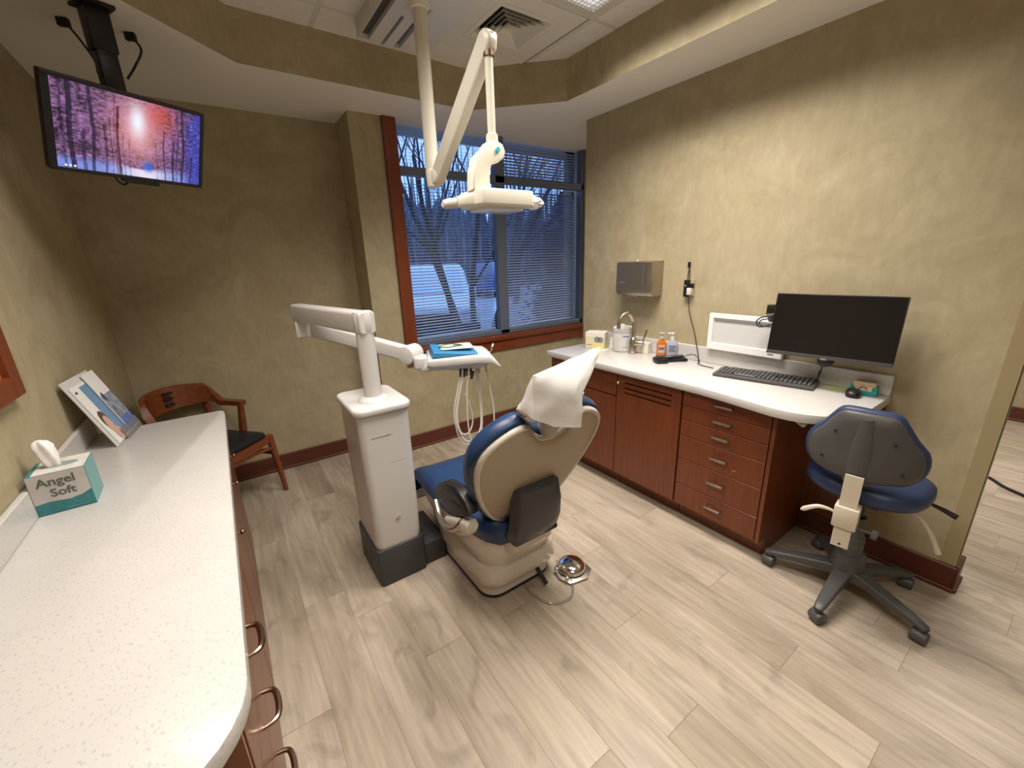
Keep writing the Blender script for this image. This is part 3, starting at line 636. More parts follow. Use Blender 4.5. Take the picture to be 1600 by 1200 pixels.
# dark hinge cover
cov = []
for z_, yc, w0, w1, bl in ((.652, 1.185, .100, .095, 0), (.645, 1.172, .115, .106, 0), (.56, 1.160, .120, .112, 0), (.47, 1.165, .132, .112, 0), (.42, 1.180, .140, .108, .0), (.405, 1.195, .130, .095, .0)):
    cov.append([(.948+x, yc+dy, z_+(x*.10 if z_ < .5 else -x*.03)) for x, dy in ((-w0, .085), (-w0, .022), (-w0*.88, .010), (-w0*.5, .002), (0, 0), (w1*.5, .003), (w1*.85, .014), (w1, .030), (w1, .085))])
dp('hinge_cover', MB().loft(cov), DGREY, ang=50)
dp('hinge_seal', MB().box(.82, 1.05, 1.20, 1.285, .392, .412, .006), RUBBER)
dp('hinge_housing', MB().prism(rrect(.26, .16, .05, 5, .955, 1.335), .30, .42, 2, .02, 3), CREAMP)
# armrest on the near-left side
for s in (-1,):
    cxa = CX+s*.285
    dp('arm_pad', MB().prism([(1.60, .530), (1.555, .598), (1.47, .650), (1.37, .664), (1.29, .634), (1.262, .592), (1.285, .578), (1.335, .598), (1.42, .588), (1.50, .558), (1.56, .522)], cxa-.027, cxa+.027, 0, .014, 3), BLACKP, ang=60)
    dp('arm_core', MB().prism([(1.58, .50), (1.52, .555), (1.42, .600), (1.335, .595), (1.31, .555), (1.36, .53), (1.45, .48)], cxa-.016, cxa+.016, 0, .008, 2), DGREY)
    hnd = bez([(cxa-s*-.01, 1.62, .475), (cxa+s*.025, 1.55, .435), (cxa+s*.035, 1.46, .435), (cxa+s*.03, 1.38, .47), (cxa+s*.01, 1.34, .525)], 18)
    dp('arm_handle', MB().tube(hnd, .014, 10, [.012+.006*math.sin(PI*i/(len(hnd)-1)) for i in range(len(hnd))]), STEEL)
    dp('arm_bracket', MB().loft([[(cxa+a, y, z+b_) for a, b_ in rrect(.055, h, .018, 4)] for y, z, h in ((1.285, .515, .04), (1.295, .51, .07), (1.34, .488, .085), (1.42, .455, .085), (1.50, .43, .06))]), CREAMP)
# headrest
HR = BM @ Vector((0, .56, -.03))
dp('headrest_mount', MB().cyl(BM @ Vector((0, .505, -.025)), BM @ Vector((0, .62, -.025)), .042, .042, 22, bev=.01), mat('mount_grey', (.42, .38, .32), .35))
dp('headrest_cushion', MB().box(-.075, .075, -.042, .042, -.03, .03, .025, 4, M=Matrix.Translation((.92, 1.085, 1.07)) @ Matrix.Rotation(R(25), 4, 'X') @ Matrix.Rotation(R(-12), 4, 'Y')), VINYL)
# head paper: bag over the headrest, folded polygon faces then crumpled
A = (.786, 1.03, 1.190); B = (1.022, 1.025, 1.087); Cc = (1.232, 1.13, 1.215); D = (.765, 1.085, 1.06); E = (.786, 1.02, 1.030); F = (.997, 1.005, .947); G = (.864, 1.015, .985)
Hh = (.90, 1.16, 1.10); I = (.80, 1.14, 1.03); J = (1.09, 1.13, 1.0); Mm = (.953, 1.012, 1.108)
vs = [A, Mm, B, F, G, E, D, Cc, Hh, I, J]; b = bmesh.new(); V = [b.verts.new(p) for p in vs]
for f in ((0, 5, 1), (5, 4, 1), (4, 3, 1), (3, 2, 1), (0, 1, 7), (1, 2, 7), (0, 7, 8), (0, 8, 6), (0, 6, 5), (6, 9, 5), (8, 9, 6), (2, 3, 10), (2, 10, 7), (7, 10, 8), (8, 10, 9)):
    b.faces.new([V[i] for i in f])
bmesh.ops.recalc_face_normals(b, faces=b.faces[:])
bmesh.ops.subdivide_edges(b, edges=b.edges[:], cuts=5, use_grid_fill=True)
for _ in range(2): bmesh.ops.smooth_vert(b, verts=b.verts[:], factor=.25, use_axis_x=True, use_axis_y=True, use_axis_z=True)
bmesh.ops.recalc_face_normals(b, faces=b.faces[:])
for v_ in b.verts: v_.co += v_.normal*(.005*noise.noise(v_.co*26)+.006*noise.noise(v_.co*11))
solo('headrest_cover', MB().merge(b), PAPER, 'white paper bag cover pulled over the headrest of the dental chair', 'paper cover', (.93, 1.07, .99), ang=28)
# black pedal lever and tube at the rear of the base
dp('lever', MB().tube([(1.04, 1.37, .10), (1.05, 1.355, .06), (1.045, 1.28, .025)], .011, 10), RUBBER)
dp('lever_socket', MB().sphere((1.035, 1.372, .10), .018, (1, .5, 1.3)), RUBBER)
ft = thing('foot_control', 'round chrome foot control disc on a metal plate behind the chair base', 'foot pedal', (1.21, 1.29, 0))
obj('plate', MB().prism([(-.075, -.01), (-.055, -.065), (.03, -.085), (.085, -.05), (.09, .0), (.05, .06), (-.02, .07), (-.06, .04)], .002, .012, 2, .003, 2), STEEL, ft)
obj('disc', MB().lathe([(.001, .05), (.03, .050), (.048, .046), (.060, .038), (.066, .028), (.066, .018), (.05, .014), (.001, .014)], (.012, .005, 0), 36), CHROME, ft)
ft.scale = (1.12, 1.12, 1.12)
for y in (-.04, .03): obj('bolt', MB().cyl((-.055, y, .01), (-.055, y, .035), .010, .009, bev=.002), CHROME, ft)
solo('tubing', MB().tube(bez([(1.155, 1.335, .07), (1.165, 1.30, .03), (1.16, 1.22, .008), (1.09, 1.16, .006), (1.0, 1.185, .006), (.965, 1.27, .008), (.965, 1.345, .012)], 40), .0055, 8), CLEART, 'loop of clear tubing on the floor behind the chair base', 'tube', (1.08, 1.2, .0))

# ------------------------------------------------------------------ right-hand cabinets
CF = 2.03
def cabinet(y0, y1, label, end=False):
    t = thing('base_cabinet', label, 'cabinet', (CF+.25, (y0+y1)/2, 0), group=None)
    obj('carcass', MB().box(CF+.02, XR-.001, y0+.001, y1-.001, .105, .828).box(CF+.075, XR-.002, y0+.001, y1-.001, .0, .105), CHERRY, t, world=True)
    return t
def front(par, n, y0, y1, z0, z1, extra=None, m=CHERRY):
    return obj(n, (extra or MB()).box(CF, CF+.0195, y0+.0018, y1-.0018, z0+.0015, z1-.0015, .0015, 1), m, par, world=True)
def knob(par, y, z, x=CF, s=-1, m=CHROME):
    return obj('knob', MB().cyl((x+s*.0, y, z), (x+s*.018, y, z), .004).sphere((x+s*.022, y, z), .010, (.7, 1, 1), 14), m, par, world=True)
c1 = cabinet(1.734, 2.40, 'cherry sink cabinet with a false front above its door, nearest the window')
front(c1, 'false_front', 1.737, 2.393, .665, .820)
d1 = front(c1, 'door', 1.737, 2.062, .108, .660); knob(d1, 2.020, .615)
d2 = front(c1, 'door', 2.066, 2.393, .108, .660); knob(d2, 2.10, .615)
c2 = cabinet(1.26, 1.732, 'cherry cabinet with one door pierced by three narrow slots')
# louvred door: rails around three slots
mb = MB(); y0, y1 = 1.264, 1.731; s0, s1 = 1.325, 1.668; zz = [.108, .699, .709, .731, .741, .765, .775, .820]
mb.box(CF, CF+.0195, y0, s0, .109, .819).box(CF, CF+.0195, s1, y1, .109, .819)
for i in range(0, 8, 2): mb.box(CF, CF+.0195, s0, s1, zz[i] if i else .109, zz[i+1] if i < 6 else .819)
dd_ = obj('door', mb, CHERRY, c2, world=True); knob(dd_, 1.706, .768)
for i in range(1, 7, 2): obj('slot', MB().box(CF+.012, CF+.0195, s0, s1, zz[i], zz[i+1]), RUBBER, dd_, world=True)
c3 = cabinet(.772, 1.258, 'cherry cabinet with a stack of six drawers, beside the stool')
def pull(par, y, z, x=CF, s=-1, L_=.092, m=STEEL, out=.028):
    return obj('handle', MB().box(x+s*out, x+s*(out-.009), y-L_/2, y+L_/2, z-.0055, z+.0055, .0025, 2).box(x, x+s*out, y-L_/2, y-L_/2+.010, z-.005, z+.005, .002, 1).box(x, x+s*out, y+L_/2-.010, y+L_/2, z-.005, z+.005, .002, 1), m, par, world=True)
zs_ = [.820, .736, .651, .555, .410, .248, .108]
for i in range(6):
    f = front(c3, 'drawer', .786, 1.255, zs_[i+1], zs_[i]); pull(f, 1.012, (.789, .700, .611, .488, .340, .187)[i])
obj('side_panel', MB().box(CF, XR-.001, .764, .782, .105, .828), CHERRY, c3, world=True)
obj('side_panel', MB().box(CF+.08, XR-.001, .766, .782, .0, .105), CHERRY, c3, world=True)
solo('back_panel', MB().box(XR-.022, XR-.001, .50, .764, .13, .83), CHERRY, 'dark cherry panel on the wall under the counter knee space', 'panel', (XR-.012, .63, .13))
# countertop with rounded end
pts = [(2.0, 2.412), (2.0, 1.15), (1.985, 1.0), (1.965, .86), (1.953, .77), (1.957, .70), (1.975, .64), (2.01, .585), (2.06, .54), (2.12, .512), (2.19, .498), (2.27, .492)]
pts += [(XR-.001, .492), (XR-.001, 2.412)]
ct = thing('countertop', 'white speckled countertop with backsplash on the right-hand cabinets', 'countertop', (2.27, 1.4, .83))
obj('worktop', MB().prism(pts, .828, .870, 2, .004, 2), QUARTZ, ct, world=True)
obj('backsplash', MB().box(XR-.021, XR-.001, .495, 2.41, .870, .968, .003, 1), QUARTZ, ct, world=True)
solo('under_clip', MB().tube([(2.06, .70, .826), (2.05, .69, .80), (2.03, .66, .797), (2.02, .65, .81)], .008, 8).box(2.03, 2.09, .68, .73, .815, .827, .003, 1), WHITEP, 'small white clip under the counter edge beside the drawers', 'clip', (2.06, .7, .827))

# things on the right counter
ZC = .8705
YELW = mat('carton_yellow', (.66, .60, .38), .6); CARD_ = mat('card_cream', (.72, .68, .58), .6); INK = mat('print_grey', (.22, .22, .22), .6); INKB = mat('print_blue', (.05, .12, .30), .5)
def rbox(n, label, cat, x, y, rz, w, d, h, m, bev=.002, z=ZC):
    t = thing(n, label, cat, (x, y, z), rz); b_ = obj('carton', MB().box(-w/2, w/2, -d/2, d/2, 0, h, bev, 1), m, t); return t, b_
t, b_ = rbox('glove_box', 'pale yellow carton with round grey print standing at the window end of the counter', 'box', 2.36, 2.235, R(-62), .15, .11, .125, YELW)
obj('lid_panel', MB().box(-.0755, .0755, -.056, .056, .088, .1255, .001, 1), CARD_, b_)
for dx, dz, rr in ((.035, .072, .022), (.008, .074, .022)): obj('print_disc', MB().cyl((dx+.01, -.0572, dz), (dx+.01, -.0578, dz), rr, seg=20), INK, b_)
obj('print_line', MB().box(-.07, -.02, -.0558, -.0551, .028, .033), INK, b_); obj('print_patch', MB().box(.0, .07, -.0562, -.0552, .004, .035), mat('print_yellow', (.70, .60, .22), .6), b_)
solo('paper_card', MB().box(-.001, .001, -.035, .035, 0, .085, M=Matrix.Translation((2.42, 2.11, ZC)) @ Matrix.Rotation(R(20), 4, 'Z') @ Matrix.Rotation(R(8), 4, 'Y')), CARD_, 'small plain cream card standing beside the yellow carton', 'card', (2.42, 2.11, ZC))
solo('paper_sheet', MB().box(-.05, .05, -.06, .06, 0, .001, M=Matrix.Translation((2.31, 2.16, ZC)) @ Matrix.Rotation(R(12), 4, 'Z')), mat('sheet_yellow', (.72, .69, .50), .7), 'pale yellow sheet lying flat in front of the yellow carton', 'paper', (2.31, 2.16, ZC))
cn = thing('wipes_canister', 'white cylindrical wipes canister with a blue printed label behind the tap', 'canister', (2.42, 2.03, ZC))
obj('tub', MB().lathe([(.058, 0), (.062, .004), (.062, .128), (.058, .134)], seg=30), WHITEP, cn)
obj('lid', MB().lathe([(.064, .128), (.065, .132), (.065, .155), (.058, .162), (.03, .165), (.001, .165)], seg=30), WHITEP, cn)
obj('lid_spout', MB().lathe([(.018, .164), (.018, .174), (.012, .178), (.001, .178)], (-.005, 0, 0), 16), WHITEP, cn)
def label_arc(par, r, z0, z1, a0, a1, m, n='label_print'):
    rings = [[(rr*math.cos(a), rr*math.sin(a), z) for z in (z0, z1)] for rr in (r,) for a in [R(a0+(a1-a0)*k/8) for k in range(9)]]
    b = bmesh.new(); V = [[b.verts.new(p) for p in rg] for rg in rings]
    for i in range(8): b.faces.new((V[i][0], V[i+1][0], V[i+1][1], V[i][1]))
    return obj(n, MB().merge(b), m, par)
label_arc(cn, .0625, .100, .106, 222, 262, INKB); label_arc(cn, .0625, .03, .034, 225, 250, INK)
for i in range(6): label_arc(cn, .0625, .045+i*.009, .0475+i*.009, 240, 285, mat('print_pale', (.55, .55, .58), .6))
fc = thing('tap', 'brushed nickel gooseneck tap with a side lever at the counter', 'tap', (2.40, 1.915, ZC))
obj('spout', MB().tube([(0, 0, .0)]+bez([(0, 0, .05), (0, 0, .15), (-.008, .003, .19), (-.035, .012, .222), (-.068, .025, .215), (-.088, .032, .18), (-.092, .033, .145)], 36), .0115, 14), NICKEL, fc)
obj('base', MB().lathe([(.027, 0), (.027, .006), (.022, .01), (.021, .075), (.016, .085), (.012, .09)], seg=24), NICKEL, fc)
obj('lever_body', MB().cyl((0, 0, .055), (.02, -.055, .06), .019, .017, 18, bev=.003), NICKEL, fc); obj('lever', MB().tube([(.018, -.052, .07), (.022, -.062, .10), (.026, -.072, .135)], .005, 8), NICKEL, fc)
solo('small_carton', MB().box(-.03, .03, -.03, .03, 0, .075, .002, 1, M=Matrix.Translation((2.475, 1.86, ZC)) @ Matrix.Rotation(R(15), 4, 'Z')), CARD_, 'small plain white carton standing behind the tap lever', 'box', (2.475, 1.86, ZC))
def bottle(n, label, x, y, w, d, h, m, rz):
    t = thing(n, label, 'bottle', (x, y, ZC), rz)
    obj('body', MB().loft([[(a, b_, z) for a, b_ in rrect(ww, dd, min(ww, dd)*.42, 4)] for ww, dd, z in ((w*.9, d*.9, 0), (w, d, .006), (w, d, h*.62), (w*.8, d*.85, h*.72), (w*.4, w*.4, h*.80), (w*.38, w*.38, h*.84))]), m, t)
    return t
ORG = mat('orange_soap', (.80, .20, .02), .2, trans=.35); GEL = mat('clear_gel', (.66, .72, .82), .15, trans=.5)
cn.scale = (1.1, 1.1, 1.12); fc.scale = (1.25, 1.25, 1.3)
sb = bottle('soap_bottle', 'orange hand soap bottle with a yellow label and clear cap', 2.455, 1.715, .062, .036, .15, ORG, R(-50))
obj('label', MB().box(-.022, .022, -.0195, -.0188, .028, .085), mat('label_multi', (.55, .42, .20), .5), sb); obj('print_stripe', MB().box(-.018, .018, -.0202, -.0196, .05, .068), mat('label_purple', (.20, .10, .30), .5), sb)
obj('cap', MB().lathe([(.016, .125), (.016, .145), (.006, .148), (.006, .16), (.020, .162), (.020, .168), (.001, .17)], seg=18), mat('cap_clear', (.72, .68, .60), .2, trans=.4), sb)
gb = bottle('sanitizer_bottle', 'clear hand sanitizer bottle with a white pump and dark lettering', 2.49, 1.655, .068, .040, .15, GEL, R(-50))
obj('pump', MB().lathe([(.014, .122), (.014, .14), (.005, .142), (.005, .158), (.013, .16), (.013, .17), (.001, .172)], seg=18).box(-.035, .0, -.006, .006, .160, .170, .003, 1), WHITEP, gb)
for i in range(4): obj('print_line', MB().box(-.024+.003*(i % 2), .024-.004*(i % 3), -.0212, -.0205, .078-i*.012, .083-i*.012), mat('print_navy', (.06, .07, .16), .5), gb)
# black intra-oral camera cradle
cr = thing('camera_cradle', 'black cradle device with cable lying in front of the soap bottles', 'device', (2.40, 1.585, ZC), R(-32))
obj('base', MB().box(-.075, .065, -.03, .03, 0, .016, .004), BLACKP, cr); obj('dock', MB().box(-.10, -.04, -.055, .01, 0, .028, .009), BLACKP, cr)
obj('handpiece', MB().tube([(-.095, -.035, .036), (-.02, -.01, .026), (.055, .012, .021)], .009, 10), DGREY, cr); obj('highlight_button', MB().box(-.05, -.02, -.028, -.012, .031, .034, .001, 1), CHROME, cr)
cr.scale = (1.35, 1.35, 1.2)
# wall outlet with adapter and cables
ol = thing('wall_outlet', 'outlet on the right wall with black and white plugs in it', 'outlet', (XR-.001, 1.59, 1.34))
obj('cover_plate', MB().box(-.006, 0, -.034, .034, -.055, .055, .002, 1), mat('plate_khaki', (.42, .355, .21), .5), ol)
obj('black_adapter', MB().box(-.035, -.006, -.004, .026, -.058, .05, .004), BLACKP, ol); obj('white_plug', MB().box(-.04, -.006, -.030, .0, -.045, .0, .004), WHITEP, ol); obj('black_plug', MB().box(-.035, -.006, -.034, -.008, .0, .028, .004), BLACKP, ol)
obj('indicator', MB().cyl((-.037, .012, .014), (-.035, .012, .014), .004), WHITEP, ol)
solo('hanging_cable_loop', MB().tube(bez([(XR-.02, 1.60, 1.385), (XR-.016, 1.604, 1.42), (XR-.012, 1.600, 1.46), (XR-.010, 1.603, 1.478)]), .0025, 6).box(XR-.02, XR-.004, 1.597, 1.611, 1.465, 1.502, .003, 1).tube(bez([(XR-.02, 1.588, 1.385), (XR-.016, 1.594, 1.43), (XR-.012, 1.600, 1.466)]), .0025, 6), BLACKP, 'short black cable with plug rising above the wall outlet', 'cable', (XR-.012, 1.6, 1.38))
cbl = MB().tube(bez([(XR-.035, 1.572, 1.28), (XR-.03, 1.560, 1.18), (XR-.028, 1.515, 1.06), (XR-.028, 1.495, .99), (XR-.035, 1.47, .92), (XR-.07, 1.44, .878), (XR-.12, 1.40, .8745), (2.40, 1.30, .8745)], 50), .0028, 6)
solo('power_cable', cbl, BLACKP, 'thin black cable hanging from the wall outlet down to the counter', 'cable', (XR-.03, 1.5, .875))
solo('device_cable', MB().tube(bez([(2.462, 1.553, .882), (2.48, 1.53, .905), (2.495, 1.49, .912), (2.492, 1.455, .892), (2.47, 1.435, .876), (2.44, 1.43, .8745)], 30), .0026, 6), BLACKP, 'short dark cable arching from the black device on the counter', 'cable', (2.47, 1.5, .875))
# towel dispenser
td = thing('towel_dispenser', 'grey metal paper towel dispenser on the right wall above the tap', 'dispenser', (XR-.001, 1.965, 1.28))
prof = [(0, .0), (-.11, .0), (-.128, .03), (-.125, .225), (-.112, .23), (0, .235)]
obj('housing', MB().prism(prof, -.165, .14, 1, .005, 2), STEEL, td)
obj('cover', MB().prism([(-.112, .018), (-.131, .034), (-.129, .228), (-.112, .232)], -.10, .14, 1, .003, 1), mat('dispenser_cover', (.30, .265, .225), .38, metal=.85), td)
obj('mouth', MB().box(-.105, -.03, -.06, .09, -.004, .002, .001, 1), RUBBER, td); obj('towel_edge', MB().box(-.10, -.04, -.03, .06, -.008, -.003, .001, 1), PAPER, td)
obj('badge', MB().box(-.1325, -.131, .06, .11, .085, .092), mat('badge_grey', (.20, .18, .16), .4), td)
obj('top_knob', MB().lathe([(.008, 0), (.007, .008), (.001, .009)], (-.05, .02, .234), 12), WHITEP, td)
# x-ray view box
vb = thing('viewing_box', 'white x-ray viewing box leaning on the wall behind the monitor', 'light box', (XR-.022, 1.19, .969))
wv, hv = .44, .225
fm = MB().box(-.03, 0, -wv/2, wv/2, .195, hv, .004, 1).box(-.03, 0, -wv/2, wv/2, 0, .045, .004, 1).box(-.03, 0, -wv/2, -wv/2+.03, .04, .2, .003, 1).box(-.03, 0, wv/2-.03, wv/2, .04, .2, .003, 1)
obj('frame', fm, mat('frame_white', (.80, .80, .78), .35), vb); obj('viewing_panel', MB().box(-.022, -.002, -wv/2+.02, wv/2-.02, .04, .2), mat('panel_grey', (.60, .60, .58), .4), vb)
obj('clip_strip', MB().box(-.030, -.02, -wv/2+.035, wv/2-.035, .186, .195), INK, vb); obj('switch', MB().box(-.033, -.029, -wv/2+.045, -wv/2+.075, .02, .028, .001, 1), INK, vb)
# monitor
mn = thing('monitor', 'black flat screen computer monitor mounted over the keyboard', 'monitor', (2.375, .735, 1.19), rot=(0, 0, R(-84)))
MW, MH = .505, .308
Tm = Matrix.Rotation(R(-8), 4, 'X')
obj('casing', MB().box(-MW/2, MW/2, .0, .02, -MH/2, MH/2, .003, 2, M=Tm).box(-MW/4, MW/4, .018, .045, -MH/4, MH/4, .01, 2, M=Tm), BLACKP, mn)
obj('screen', MB().box(-MW/2+.005, MW/2-.005, -.0012, .001, -MH/2+.018, MH/2-.005, M=Tm), BLACKG, mn)
obj('bottom_bezel', MB().box(-MW/2, MW/2, -.003, .003, -MH/2-.002, -MH/2+.016, .001, 1, M=Tm), DGREY, mn)
obj('badge', MB().box(-.016, .016, -.004, .0, -MH/2-.006, -MH/2+.004, .001, 1, M=Tm), MGREY, mn)
text('badge_lettering', 'DELL', .0105, Tm @ axes((0, -.0045, -MH/2-.001), (1, 0, 0), (0, 0, 1)), mat('badge_print', (.5, .48, .45), .4), mn, world=False)
obj('swivel_base', MB().cyl((0, .01, -MH/2-.012), (0, .05, -MH/2-.012), .034, seg=24, bev=.006), BLACKP, mn)
obj('wall_arm', MB().box(-.03, .03, .04, .155, -.03, .03, .006).box(-.05, .05, .15, .158, -.09, .09, .004, 1), BLACKP, mn)
solo('monitor_cable', MB().tube(bez([(2.40, .745, 1.02), (2.43, .755, .985), (2.44, .765, .94)]), .0035, 6).cyl((2.437, .763, .955), (2.443, .767, .925), .007, .004).tube(bez([(2.443, .767, .925), (2.47, .78, .895), (2.50, .79, .876)]), .003, 6), BLACKP, 'short black cable dangling below the monitor', 'cable', (2.43, .76, .875))
hs = thing('headset', 'grey and black head lamp with looped cord hanging left of the monitor', 'head lamp', (2.43, 1.025, 1.20))
obj('bracket', MB().box(-.02, .02, -.012, .025, .02, .075, .006), BLACKP, hs); obj('lamp_body', MB().cyl((0, -.005, -.01), (-.02, .0, .03), .018, .02, 16, bev=.004), MGREY, hs)
obj('cord', MB().tube(bez([(-.01, .02, .01), (-.005, .055, .0), (0, .075, -.025), (0, .06, -.05), (0, .03, -.045), (0, .005, -.04)], 24), .0035, 7).tube(bez([(-.01, .01, .0), (-.005, .045, -.01), (0, .06, -.03), (0, .04, -.045), (0, .0, -.035)], 20), .003, 7), RUBBER, hs)
obj('hanger', MB().box(.0, .109, -.01, .02, .03, .05, .003, 1), BLACKP, hs)
# keyboard
kb = thing('keyboard', 'black computer keyboard on the right-hand counter', 'keyboard', (2.395, 1.005, ZC), R(-78.5))
obj('case', MB().prism([(-.24, -.075), (.24, -.075), (.245, .05), (.235, .068), (.08, .082), (-.08, .082), (-.235, .068), (-.245, .05)], 0, .016, 2, .006, 2), KEYC, kb)
obj('key_well', MB().box(-.228, .228, -.056, .056, .0155, .017), RUBBER, kb)
kme = MB().loft([[(x, y, z) for x, y in rrect(w, w, .002, 1)] for w, z in ((.0165, .0165), (.016, .020), (.0125, .0225))]).mesh('key'); kme.materials.append(KEYC)
for r_ in range(6):
    for c_ in range(22):
        x = -.218+c_*.0207; y = .048-r_*.019-(.003 if r_ else 0)
        if (r_ == 0 and c_ in (1, 6)) or c_ in (14, 18) and r_ in (0, 3): continue
        if r_ == 5 and 3 < c_ < 9: continue
        o = bpy.data.objects.new('key', kme); COL.objects.link(o); o.parent = kb; o.location = (x, y, 0)
obj('space_bar', MB().box(-.134, -.034, -.058, -.042, .0165, .0222, .002, 1), KEYC, kb)
obj('media_keys', MB().box(-.05, .05, .062, .074, .015, .019, .002, 1), BLACKP, kb)
kb.scale = (1, 1.32, 1.2)
ms = thing('mouse', 'black wireless mouse on the counter near the stool', 'mouse', (2.405, .605, ZC), R(-75))
mo_ = [[(x, y*1.0, z) for x, y in rrect(w, l, w*.45, 5)] for w, l, z in ((.052, .09, 0), (.058, .098, .008), (.056, .092, .02), (.044, .072, .030), (.02, .035, .036))]
obj('shell', MB().loft(mo_), BLACKP, ms, ang=70); obj('wheel', MB().cyl((-.003, .022, .030), (.003, .022, .030), .008), MGREY, ms)
solo('sticky_note', MB().box(-.04, .04, -.045, .045, 0, .001, M=Matrix.Translation((2.475, .70, ZC)) @ Matrix.Rotation(R(8), 4, 'Z')), mat('note_lime', (.62, .64, .28), .7), 'pale lime sticky note lying between keyboard and small teal box', 'note', (2.475, .70, ZC))
tb = thing('tissue_pack', 'small teal box with tan top leaning by the backsplash behind the mouse', 'box', (2.478, .585, ZC), R(-84))
obj('base', MB().box(-.052, .052, -.028, .028, 0, .03, .003, 1).box(-.052, -.036, -.028, .028, .03, .042, .002, 1).box(.036, .052, -.028, .028, .03, .042, .002, 1), mat('teal_card', (.03, .36, .34), .5), tb)
obj('inner_pack', MB().box(-.044, .044, -.024, .028, .012, .058, .004, 1, M=Matrix.Rotation(R(-6), 4, 'X')), mat('tan_card', (.60, .46, .28), .6), tb)
obj('front_label', MB().box(-.034, .034, -.0292, -.027, .022, .046, .001, 1), mat('peach_card', (.70, .55, .38), .6), tb)
arc = [(.014*math.cos(PI*k/10), -.031, .030+.012*math.sin(PI*k/10)) for k in range(11)]
obj('print_arc', MB().tube(arc, .002, 5), mat('brown_print', (.12, .06, .03), .6), tb)

# ------------------------------------------------------------------ left counter and cabinets
lc = thing('side_countertop', 'long white speckled countertop with rounded corner on the left', 'countertop', (-.33, 1.5, .83))
pts = [(-.087, 2.42), (-.087, .72)]
for k in range(0, 9): a = -k/8*PI/2; pts.append((-.087-.14+.14*math.cos(a), .72+.15*math.sin(a)))
pts += [(XL+.001, .57), (XL+.001, 2.468), (-.11, 2.468), (-.093, 2.458)]
obj('worktop', MB().prism(pts, .832, .870, 2, .004, 2), QUARTZ, lc, world=True); obj('backsplash', MB().box(XL+.001, XL+.018, .575, 2.465, .870, .958, .003, 1), QUARTZ, lc, world=True)
LF = -.105
def lcab(y0, y1, label):
    t = thing('side_cabinet', label, 'cabinet', (-.33, (y0+y1)/2, 0)); obj('carcass', MB().box(XL+.001, LF-.0205, y0+.001, y1-.001, .0, .83), CHERRY, t, world=True); return t
def lfront(par, n, y0, y1, z0, z1): return obj(n, MB().box(LF-.0195, LF, y0+.002, y1-.002, z0+.0015, z1-.0015, .0015, 1), CHERRY, par, world=True)
def dpull(par, y, z):
    P_ = bez([(LF, y+.050, z), (LF+.022, y+.045, z), (LF+.031, y+.032, z), (LF+.034, y, z-.001), (LF+.031, y-.032, z), (LF+.022, y-.045, z), (LF, y-.050, z)], 30)
    return obj('handle', MB().tube(P_, .006, 8, [.005+.0025*math.sin(PI*i/(len(P_)-1)) for i in range(len(P_))]), BRONZE, par, world=True)
l1 = lcab(1.40, 2.455, 'cherry cabinet with three doors and round knobs under the far end of the left counter')
for ya, yb in ((1.405, 1.79), (1.794, 2.10), (2.104, 2.45)): knob(lfront(l1, 'door', ya, yb, .10, .825), ya+.045, .735, LF, 1, BRONZE)
l2 = lcab(.66, 1.398, 'cherry drawer cabinet with bronze loop pulls under the near end of the left counter')
lz = [.825, .63, .45, .10]
for i, (z_) in enumerate((.72, .54, .36)):
    f = lfront(l2, 'drawer', .68, 1.394, lz[i+1], lz[i]); dpull(f, .98-.02*i, z_-.012*i)
obj('end_panel', MB().box(XL+.001, LF, .645, .660, 0, .83), CHERRY, l2, world=True)

# tissue box
tx = thing('tissue_box', 'teal and silver cube tissue box with a tissue pulled up', 'tissue box', (-.4975, 1.735, ZC), R(2))
TEAL = mat('teal_print', (.035, .20, .215), .45, var=(25, .15)); TEALL = mat('teal_light', (.16, .36, .36), .45); SILV = mat('silver_print', (.52, .49, .46), .4, var=(14, .12))
w = .0625
tbx = obj('carton', MB().box(-w, w, -w, w, 0, .127, .0015, 1), TEAL, tx)
# silver band on the front with wavy edge
wav = [(-.0615, .126), (.0615, .126), (.0615, .052), (.04, .040), (.01, .035), (-.03, .040), (-.0615, .036)]
obj('front_band', MB().prism(wav[::-1], -w-.0006, -w-.0001, 1), SILV, tbx); obj('top_panel', MB().box(-.05, w-.001, -w+.001, w-.001, .127, .1278), mat('top_print', (.66, .63, .60), .5, var=(60, .15)), tbx)
obj('side_panel', MB().box(w+.0001, w+.0006, -w+.001, w-.001, .001, .126), TEALL, tbx)
obj('slot', MB().prism([(.042*math.cos(2*PI*k/20)*1.0, .022*math.sin(2*PI*k/20)) for k in range(20)], .1279, .1286, 2), mat('slot_film', (.25, .32, .31), .3), tbx)
BLK = mat('letter_dark', (.10, .12, .11), .5)
text('lettering', 'Angel', .036, axes((-.004, -w-.0008, .100), (1, 0, 0), (0, 0, 1)), BLK, tbx, False, bold=.0008); text('lettering', 'Soft', .034, axes((.004, -w-.0008, .064), (1, 0, 0), (0, 0, 1)), BLK, tbx, False, bold=.0008)
for i in range(9):
    a = i*.7; obj('scroll_print', MB().tube([(.012+i*.004+.006*math.cos(a+q), -w-.0004, .026+.004*math.sin(i)+.006*math.sin(a+q)) for q in (0, .6, 1.2, 1.8)], .0005, 4), TEALL, tbx)
obj('print_line', MB().box(.0, .05, -w-.0004, -w, .008, .0095), TEALL, tbx)
b = bmesh.new(); rings = []
